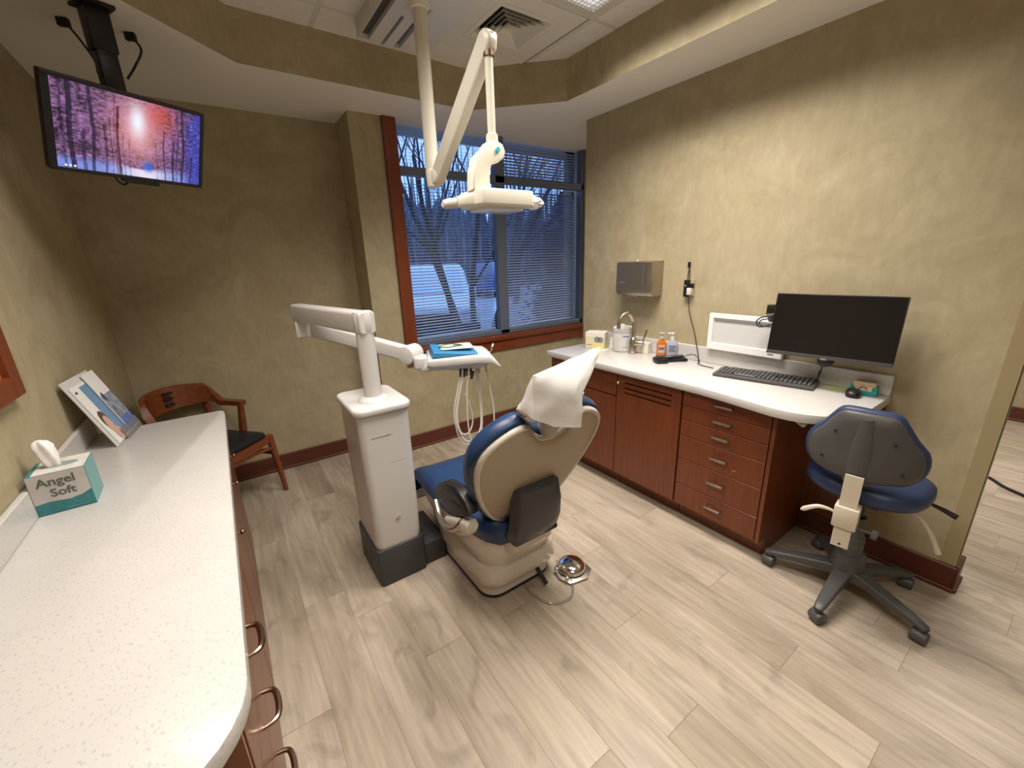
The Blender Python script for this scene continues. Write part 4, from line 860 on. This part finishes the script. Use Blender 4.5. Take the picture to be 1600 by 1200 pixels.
for zz_, wx, wy, ox, oy in ((.118, .014, .006, -.012, 0), (.145, .018, .012, -.014, 0), (.17, .020, .014, -.018, .002), (.195, .021, .015, -.022, .004), (.208, .015, .010, -.024, .005), (.213, .005, .004, -.025, .005)):
    rings.append([(ox+math.cos(a)*wx*(1+.22*math.sin(5*a+zz_*40)), oy+math.sin(a)*wy*(1+.3*math.sin(4*a+zz_*30)), zz_) for a in [2*PI*k/28 for k in range(28)]])
obj('tissue', MB().loft(rings), mat('tissue_white', (.84, .82, .80), .8), tx, ang=60)

# brochures leaning on the left backsplash
def sheet(name, label, P, m, th=.006, par=None):
    """P: bottom-near, bottom-far, top-far, top-near"""
    P = [Vector(p) for p in P]; n = (P[1]-P[0]).cross(P[3]-P[0]).normalized()*th
    b = bmesh.new(); V = [b.verts.new(p) for p in P]+[b.verts.new(p-n) for p in P]
    for f in ((0, 1, 2, 3), (7, 6, 5, 4), (0, 4, 5, 1), (1, 5, 6, 2), (2, 6, 7, 3), (3, 7, 4, 0)): b.faces.new([V[i] for i in f])
    bmesh.ops.recalc_face_normals(b, faces=b.faces[:]); return MB().merge(b)
bh = thing('brochure_stand', 'white display stand holding blue brochures, leaning on the left wall', 'brochure stand', (-.455, 2.33, ZC))
O = Vector((-.455, 2.205, .871)); Uy = Vector((.03, .285, 0)); Uz = Vector((-.105, .01, .285))
def bq(u0, u1, v0, v1, lift=0.):
    n = Uy.cross(Uz).normalized(); 
    return [O+Uy*u+Uz*v+n*lift for u, v in ((u0, v0), (u1, v0), (u1, v1), (u0, v1))]
def bpart(n, q, m, th, par=bh): return obj(n, sheet(n, '', q, m, th), m, par, world=True)
bpart('back_panel', bq(.0, .93, 0, 1.0, 0), WHITEP, .004); bpart('leg', [O+Vector((.0, .0, 0)), O+Vector((.0, .004, 0)), O+Uz*.9+Vector((0, .004, 0)), O+Uz*.9], WHITEP, .002)
br = bpart('brochure', bq(.06, .56, .02, .90, .006), PAPER, .004)
BLU = mat('brochure_blue', (.16, .30, .48), .35); BLD = mat('brochure_navy', (.03, .05, .14), .35); SKIN = mat('brochure_skin', (.62, .38, .30), .5); HAIR = mat('brochure_brown', (.12, .07, .05), .5)
n_ = Uy.cross(Uz).normalized()
bpart('print_band', bq(.30, .555, .05, .86, .0066), BLU, .0004, br); bpart('print_stripe', bq(.54, .565, .06, .90, .0068), BLD, .0004, br)
def blob(par, u, v, ru, rv, m, lift): 
    c = O+Uy*u+Uz*v+n_*lift; pts = [c+Uy*ru*math.cos(a)+Uz*rv*math.sin(a) for a in [2*PI*k/18 for k in range(18)]]
    b = bmesh.new(); b.faces.new([b.verts.new(p) for p in pts]); return obj('print_figure', MB().merge(b), m, par, world=True)
blob(br, .22, .36, .10, .14, HAIR, .0070); blob(br, .24, .28, .09, .14, SKIN, .0074); blob(br, .30, .12, .11, .10, SKIN, .0076); bpart('print_mark', bq(.10, .17, .80, .83, .0066), BLD, .0003, br)
b2 = bpart('brochure', bq(.575, .99, .03, .97, .010), PAPER, .004)
bpart('print_band', bq(.58, .985, .05, .62, .0105), mat('brochure_slate', (.24, .28, .34), .4, var=(40, .5)), .0004, b2); bpart('print_band', bq(.60, .985, .05, .25, .0109), mat('brochure_royal', (.10, .17, .45), .4, var=(30, .4)), .0004, b2); blob(b2, .66, .60, .035, .07, BLD, .0112)
bpart('front_lip', bq(.30, .99, -.02, .16, .016), mat('lip_clear', (.8, .82, .85), .1, trans=.9), .0015)

# wooden frame on the left wall
wf = thing('wall_frame', 'reddish wooden frame on the left wall at the picture edge', 'picture frame', (XL+.001, 1.5, 1.2))
f = MB().box(0, .03, .31, .372, .004, .75, .004, 1).box(0, .03, -.37, -.31, .004, .75, .004, 1).box(0, .029, -.31, .31, .004, .07, .004, 1).box(0, .029, -.31, .31, .69, .75, .004, 1)
obj('frame', f, CHERRYV, wf); obj('picture', MB().box(0, .01, -.32, .32, .06, .70), mat('picture_amber', (.40, .17, .05), .35, var=(5, .6)), wf)

# ------------------------------------------------------------------ wooden armchair
ac = thing('wooden_armchair', 'reddish wooden armchair with black seat between the left counter and far wall', 'chair', (-.215, 3.17, 0), R(42))
# local: facing -y after rotation; +x to the sitter's left ... front at y=-.24
ac.scale = (.95, .95, .97)
def leg(p, q, w0, w1, n='leg', m=CHAIRW):
    p = Vector(p); q = Vector(q)
    return obj(n, MB().loft([[tuple(c+Vector((a, b_, 0))) for a, b_ in rrect(w, w, w*.3, 3)] for c, w in ((p, w0), ((p+q)/2, (w0+w1)/2*1.04), (q, w1))]), m, ac)
for s in (-1, 1):
    leg((s*.258, -.265, 0), (s*.235, -.235, .455), .026, .044)
    leg((s*.225, .27, 0), (s*.235, .19, .46), .026, .044)
    # arm post rises from the seat side and leans
    leg((s*.235, -.01, .42), (s*.236, -.045, .685), .046, .036, 'arm_post')
    obj('side_rail', MB().box(s*.235-.013, s*.235+.013, -.22, .20, .385, .435, .004, 1), CHAIRW, ac)
    obj('side_stretcher', MB().box(s*.243-.009, s*.243+.009, -.24, .24, .30, .335, .004, 1), CHAIRW, ac)
# front rail bows, with a thin stretcher below
def bowed(y0, dy, z0, z1, hw, th, n='front_rail', up=0.):
    rings = []
    for k in range(13):
        t = -1+2*k/12; x = t*hw; y = y0+dy*(1-t*t); zz_ = up*(1-t*t)
        rings.append([(x, y-th/2, z0+zz_), (x, y+th/2, z0+zz_), (x, y+th/2, z1+zz_), (x, y-th/2, z1+zz_)])
    return obj(n, MB().loft(rings), CHAIRW, ac)
bowed(-.235, -.01, .405, .455, .235, .024, up=-.012); bowed(-.24, 0, .345, .368, .24, .018, 'front_stretcher', up=.022); obj('rear_rail', MB().box(-.235, .235, .18, .205, .39, .44, .004, 1), CHAIRW, ac)
st = [[(x, y, z) for x, y in rrect(w, dd, .06, 5, 0, -.015)] for w, dd, z in ((.44, .42, .44), (.47, .45, .455), (.465, .445, .475), (.40, .38, .492), (.2, .2, .498))]
obj('seat', MB().loft(st), SEATB, ac, ang=60)
# crest rail and arms: one barrel curve, tall at the back, low at the arms
rings = []; N_ = 41
for k in range(N_):
    t = -1+2*k/(N_-1); a = abs(t)
    # plan curve
    if a < .62: ang_ = t/.62*R(62); x = .285*math.sin(ang_)*1.13; y = .30-.30*(1-math.cos(ang_))
    else:
        u_ = (a-.62)/.38; x = math.copysign(.284+.004*u_, t); y = .141-.205*u_
    if a < .50: top = .855-.02*(a/.5)**2; bot = .705
    elif a < .66: v_ = (a-.5)/.16; v_ = v_*v_*(3-2*v_); top = .835+(.708-.835)*v_; bot = .705-.035*v_
    else: top = .708-.008*(a-.66); bot = .672
    if k > 0: tx_, ty_ = x-px_, y-py_
    px_, py_ = x, y
    rings.append([x*.85, y, top, bot])
R2 = []
for i, (x, y, top, bot) in enumerate(rings):
    p = rings[max(0, i-1)]; q = rings[min(N_-1, i+1)]; d = Vector((q[0]-p[0], q[1]-p[1])).normalized(); n = Vector((-d.y, d.x)); h = .014 if top-bot > .08 else .024
    lean = .03*(top-.70)/.15
    R2.append([(x-n.x*h, y-n.y*h, bot), (x+n.x*h, y+n.y*h, bot), (x+n.x*h, y+n.y*h+lean, top), (x-n.x*h, y-n.y*h+lean, top)])
obj('crest_and_arms', MB().loft(R2), CHAIRW, ac, ang=40)
for z in (.745, .785, .822): obj('inlay', MB().box(-.028, .028, .270, .2905, z-.006, z+.006, .001, 1), RUBBER, ac)
for s in (-1, 1): leg((s*.205, .17, .44), (s*.20, .235, .72), .032, .03, 'back_post')

# ------------------------------------------------------------------ stool
sx_, sy_ = 2.16, .43
sp = thing('stool', 'grey and blue wheeled operator stool turned to the right-hand counter', 'stool', (sx_, sy_, 0), R(0))
for k in range(5):
    a = R(37+72*k); c, s = math.cos(a), math.sin(a); M_ = Matrix.Rotation(a, 4, 'Z')
    lg = obj('leg', MB().loft([[(r, y, z+zz_) for y, zz_ in rrect(w, h, .008, 3)] for r, w, h, z in ((.03, .075, .05, .115), (.10, .062, .042, .108), (.20, .050, .034, .094), (.28, .042, .028, .080), (.315, .034, .022, .074), (.322, .02, .012, .073))], M=M_), MGREY, sp)
    ca = a+R((40, -25, 60, 10, -50)[k]); tv = Vector((math.cos(ca), math.sin(ca), 0)); cc = Vector((c*.30, s*.30, .028))
    obj('caster', MB().cyl(cc-tv*.027, cc+tv*.027, .028, seg=20, bev=.007).cyl(cc+Vector((0, 0, .02)), cc+Vector((0, 0, .05)), .012), MGREY, lg)
obj('hub', MB().lathe([(.055, .085), (.068, .09), (.064, .17), (.058, .21), (.044, .215), (.042, .30), (.034, .305), (.030, .40)], seg=26), MGREY, sp)
obj('gas_lift', MB().cyl((0, 0, .30), (0, 0, .53), .018), BLACKP, sp)
obj('mechanism', MB().box(-.10, .09, -.08, .08, .50, .54, .01), BLACKP, sp)
ss = [[(x, y, z) for x, y in rrect(w, w*1.06, w*.42, 9)] for w, z in ((.30, .545), (.37, .552), (.395, .575), (.39, .605), (.34, .625), (.2, .63))]
obj('seat', MB().loft(ss), STOOLV, sp, ang=60)
# backrest: in a plane facing the camera side (towards -x), tilted; local frame
bm_ = Matrix.Translation((-.238, -.01, .80)) @ Matrix.Rotation(R(-90+8), 4, 'Z')   # local x -> along the back, local y -> forward (+x side), z up
hb = [(0, .148), (.08, .146), (.115, .125), (.15, .075), (.185, .03), (.195, -.02), (.185, -.07), (.15, -.105), (.09, -.115), (.04, -.12), (0, -.12)]
hb = [(0, .14), (.07, .138), (.10, .120), (.145, .055), (.18, .015), (.192, -.03), (.182, -.075), (.145, -.105), (.09, -.115), (.045, -.118), (0, -.118)]
P_ = hb+[(-x, y) for x, y in hb[1:-1]][::-1]
def bring(k, y, curv=.055): 
    out = []
    for i in range(len(P_)):
        a, b_, c, d = (Vector(P_[(i+j) % len(P_)]) for j in (-1, 0, 1, 2))
        for t in (0, .5):
            q = .5*((2*b_)+(c-a)*t+(2*a-5*b_+4*c-d)*t*t+(3*b_-a-3*c+d)*t**3)
            q = q*k; out.append(tuple(bm_ @ Vector((q.x*.97, y+curv*(q.x/.19)**2, q.y*1.1))))
    return out
obj('back_shell', MB().loft([bring(.97, .012), bring(.98, .0), bring(.93, -.010), bring(.7, -.013), bring(.4, -.014), bring(.08, -.014)]), MGREY, sp, ang=60)
obj('back_cushion', MB().loft([bring(.98, .006), bring(1.03, .012), bring(1.05, .028), bring(1.03, .045), bring(.92, .055), bring(.5, .052), bring(.08, .05)]), STOOLV, sp, ang=60)
obj('back_boss', MB().loft([[tuple(bm_ @ Vector((a*w, -.022+abs(a)**2*.02+dy, z))) for a, dy in ((-1, .02), (-.8, .004), (-.4, 0), (.4, 0), (.8, .004), (1, .02))] for w, z, dy_ in ((.030, .13, 0), (.050, .04, 0), (.055, -.04, 0), (.045, -.14, 0))], close=True), MGREY, sp, ang=60)
for x, z in ((-.09, .06), (.09, .05), (-.12, -.06), (.13, -.065)): obj('screw', MB().cyl(bm_ @ Vector((x, -.014+.055*(x/.19)**2, z)), bm_ @ Vector((x, -.017+.05*(x/.19)**2, z)), .005, seg=10), RUBBER, sp)
obj('back_bar', MB().box(-.029, .029, -.032, -.026, -.425, -.10, .001, 1, M=bm_), BEIGEM, sp)
obj('bar_hole', MB().cyl(bm_ @ Vector((0, -.0325, -.41)), bm_ @ Vector((0, -.0315, -.41)), .005), RUBBER, sp)
obj('bar_clamp', MB().box(-.040, .040, -.042, .03, -.335, -.24, .006, 2, M=bm_), BEIGEM, sp)
obj('bar_link', MB().box(-.02, .02, .02, .16, -.315, -.285, .004, 1, M=bm_), BLACKP, sp)
lv = bez([(.03, -.02, -.285), (.055, -.03, -.272), (.095, -.04, -.272), (.145, -.05, -.305)], 16)
obj('lever', MB().tube([bm_ @ Vector((-p[0]*1.0, p[1], p[2])) for p in lv], .007, 8, [.005, .004]+[.005+.006*k/(len(lv)-3) for k in range(len(lv)-3)]+[.004]), BEIGEM, sp)
obj('tension_knob', MB().cyl(bm_ @ Vector((.035, .0, -.33)), bm_ @ Vector((.085, .0, -.335)), .006).cyl(bm_ @ Vector((.085, 0, -.335)), bm_ @ Vector((.105, 0, -.337)), .020, seg=8, bev=.003), MGREY, sp)
l2_ = bez([(.02, -.10, .50), (.03, -.17, .485), (.03, -.22, .43), (.03, -.26, .35)], 16)
obj('lever', MB().tube(l2_, .006, 8, [.004+.007*k/(len(l2_)-1) for k in range(len(l2_))]), BEIGEM, sp)
l3_ = bez([(.06, -.06, .52), (.11, -.17, .515), (.13, -.22, .50), (.14, -.27, .48)], 16)
obj('lever', MB().tube(l3_, .006, 8, [.003+.009*k/(len(l3_)-1) for k in range(len(l3_))]), BLACKP, sp)

# ------------------------------------------------------------------ television
tv = thing('television', 'small flat television on a ceiling pole showing a pink winter forest', 'television', (-.16, 2.44, 2.08), rot=(0, 0, R(31.3)))
TW, TH = .53, .3225
Tt = Matrix.Rotation(R(24.5), 4, 'X')   # screen faces -y and leans down
obj('casing', MB().box(-TW/2, TW/2, .0, .03, -TH/2, TH/2, .005, 2, M=Tt).box(-TW/3, TW/3, .028, .06, -TH/3, TH/3, .012, 2, M=Tt), BLACKP, tv)
bz = MB(); bw = .014
bz.box(-TW/2, TW/2, -.006, .002, TH/2-bw, TH/2, .002, 1, M=Tt).box(-TW/2, TW/2, -.006, .002, -TH/2, -TH/2+bw, .002, 1, M=Tt).box(-TW/2, -TW/2+.022, -.006, .002, -TH/2+bw, TH/2-bw, M=Tt).box(TW/2-bw, TW/2, -.006, .002, -TH/2+bw, TH/2-bw, M=Tt)
obj('bezel', bz, BLACKP, tv)
obj('logo_bar', MB().box(-.045, .045, -.004, .012, -TH/2-.012, -TH/2+.002, .002, 1, M=Tt), BLACKP, tv); obj('logo_bar', MB().box(-.03, .095, .006, .03, -TH/2-.02, -TH/2+.002, .003, 1, M=Tt), BLACKP, tv)
def forest(u, v):
    """display picture, u right 0..1, v up 0..1 -> rgb (display linear-ish)"""
    n1 = noise.noise(Vector((u*9, v*9, 1))); n2 = noise.noise(Vector((u*34, v*34, 5))); n3 = noise.noise(Vector((u*80, v*80, 9)))
    glow = math.exp(-(((u-.52)/.20)**2+((v-.60)/.45)**2)); sun = math.exp(-(((u-.68)/.12)**2+((v-.86)/.22)**2)); core = math.exp(-(((u-.52)/.055)**2+((v-.72)/.20)**2))
    base = Vector((.40, .25, .42))*(1-.2*u)+Vector((.02, .02, .16))*u
    c = base*(.72+.75*n2+.6*n3+.45*n1)
    c = c.lerp(Vector((.90, .52, .52)), min(1, glow*.85)); c = c.lerp(Vector((.80, .22, .16)), min(1, sun*.85*(.7+.5*n2))); c = c.lerp(Vector((.90, .92, 1.0)), min(1, core*1.0))
    if v < .16+.05*math.sin(u*9): k = min(1, (.18-v)/.10) if v < .18 else 0; c = c.lerp(Vector((.38, .48, .88)).lerp(Vector((.95, .92, 1.0)), math.exp(-((u-.56)/.17)**2)), max(0, k)*.85)
    bl = math.exp(-(((u-.585)/.035)**2+((v-.15)/.06)**2)); c = c.lerp(Vector((.08, .30, .80)), bl)
    if u > .84: k = min(1, (u-.84)/.1)*(1 if v < .75-(.95-u)*2.2+.2 else .3); c = c.lerp(Vector((.10, .12, .42))*(1+1.6*max(0, n3)+1.0*max(0, n2)), k*.85)
    for (x, w_, top, dk, red) in TRUNKS:
        x2 = x+.006*math.sin(v*7+x*20)
        if abs(u-x2) < w_ and v < top: c = c.lerp(Vector((.16 if red else .05, .03, .05 if red else .09)), dk*(.75+.5*abs(n1)))
    return [max(0., min(1., q)) for q in c]
TRUNKS = [(.095, .016, 1.1, .92, 0), (.225, .011, 1.1, .85, 0), (.30, .008, .6, .6, 0), (.385, .010, .85, .8, 1), (.365, .004, 1.1, .55, 1), (.17, .012, .5, .6, 0), (.42, .003, .55, .5, 0), (.46, .003, .5, .5, 0), (.71, .005, .68, .75, 0), (.78, .008, .55, .8, 0), (.855, .010, 1.05, .85, 0), (.34, .004, .7, .5, 0), (.05, .006, 1, .5, 0), (.92, .007, .4, .7, 0), (.81, .004, .9, .6, 0), (.65, .003, .5, .5, 0)]
NX, NY = 220, 124; b = bmesh.new(); cl = b.loops.layers.float_color.new('picture'); G_ = []
sw0, sw1, sh0, sh1 = -TW/2+.021, TW/2-bw+.001, -TH/2+bw-.001, TH/2-bw+.001
colr = {}
for j in range(NY+1):
    row = []
    for i in range(NX+1):
        u_, v_ = i/NX, j/NY; vv = b.verts.new((sw0+(sw1-sw0)*u_, -.0025, sh0+(sh1-sh0)*v_)); colr[vv] = [q**1.65 for q in forest(u_, v_)]; row.append(vv)
    G_.append(row)
for j in range(NY):
    for i in range(NX):
        f_ = b.faces.new((G_[j][i], G_[j][i+1], G_[j+1][i+1], G_[j+1][i]))
        for lp_ in f_.loops: lp_[cl] = (*colr[lp_.vert], 1)
me = bpy.data.meshes.new('screen'); b.to_mesh(me); b.free(); me.transform(Tt)
m = bpy.data.materials.new('lit_screen'); m.use_nodes = True; N = m.node_tree.nodes; L = m.node_tree.links; pb = N['Principled BSDF']
at = N.new('ShaderNodeAttribute'); at.attribute_name = 'picture'; L.new(at.outputs['Color'], pb.inputs['Emission Color']); pb.inputs['Emission Strength'].default_value = 1.0; pb.inputs['Base Color'].default_value = (.01, .01, .01, 1); pb.inputs['Roughness'].default_value = .3
obj('screen', me, m, tv)
ICON = mat('icon_white', (.8, .8, .8), .5, emit=((.9, .9, 1), .8))
for x in (.022, .035, .048): obj('taskbar_icon', MB().box(sw0+x, sw0+x+.006, -.0036, -.0026, sh0+.006, sh0+.012, M=Tt), ICON, tv)
obj('cable_loop', MB().tube([Tt @ Vector(p) for p in bez([(-.06, .02, -TH/2-.002), (-.05, .02, -TH/2-.022), (-.03, .02, -TH/2-.032), (-.015, .02, -TH/2-.02), (-.012, .02, -TH/2)])], .004, 7), BLACKP, tv)
mt = thing('television_mount', 'black telescopic ceiling pole that carries the television', 'mount', (-.185, 2.50, ZS))
def mp_(n, mb, m=BLACKP): return obj(n, mb, m, mt)
mp_('ceiling_plate', MB().box(-.055, .055, -.055, .055, -.012, 0, .003)); mp_('outer_tube', MB().box(-.040, .040, -.032, .032, -.16, -.01, .006)); mp_('middle_tube', MB().box(-.033, .033, -.028, .028, -.29, -.15, .006))
mp_('collar', MB().box(-.036, .036, -.030, .030, -.305, -.288, .004), MGREY); mp_('inner_tube', MB().box(-.025, .025, -.022, .022, -.43, -.30, .005)); mp_('knob', MB().sphere((-.03, -.03, -.37), .012), CHROME)
mt.rotation_euler = (0, 0, R(25))
for (x, y), (x2, y2), lab in (((-.305, 2.68), (-.225, 2.545), 'black plug and cord at the ceiling left of the television pole'), ((-.10, 2.69), (-.135, 2.55), 'black plug and cord at the ceiling right of the television pole')):
    t = thing('ceiling_plug', lab, 'plug', (x, y, ZS), group=None)
    obj('plug', MB().box(-.016, .024, -.012, .012, -.030, -.0, .004, 2, M=Matrix.Rotation(R(-20), 4, 'Z')), BLACKP, t)
    obj('cord', MB().tube(bez([(.012, -.008, -.02), (.03 if x > -.2 else .04, -.03, -.07), ((x2-x)*.7+.02, (y2-y)*.7, -.16), (x2-x, y2-y, -.22)], 24), .0045, 7), BLACKP, t)
solo('floor_cable', MB().tube(bez([(3.72, .62, .008), (4.02, .30, .008), (4.10, .21, .008), (3.98, .09, .008), (3.9, -.15, .008), (4.1, -.5, .008)], 50), .009, 7), BLACKP, 'black cable curving over the hall floor beyond the wall end', 'cable', (4.0, 0, .0))
SC.cycles.max_bounces = 8; SC.cycles.diffuse_bounces = 4; SC.cycles.sample_clamp_indirect = 6
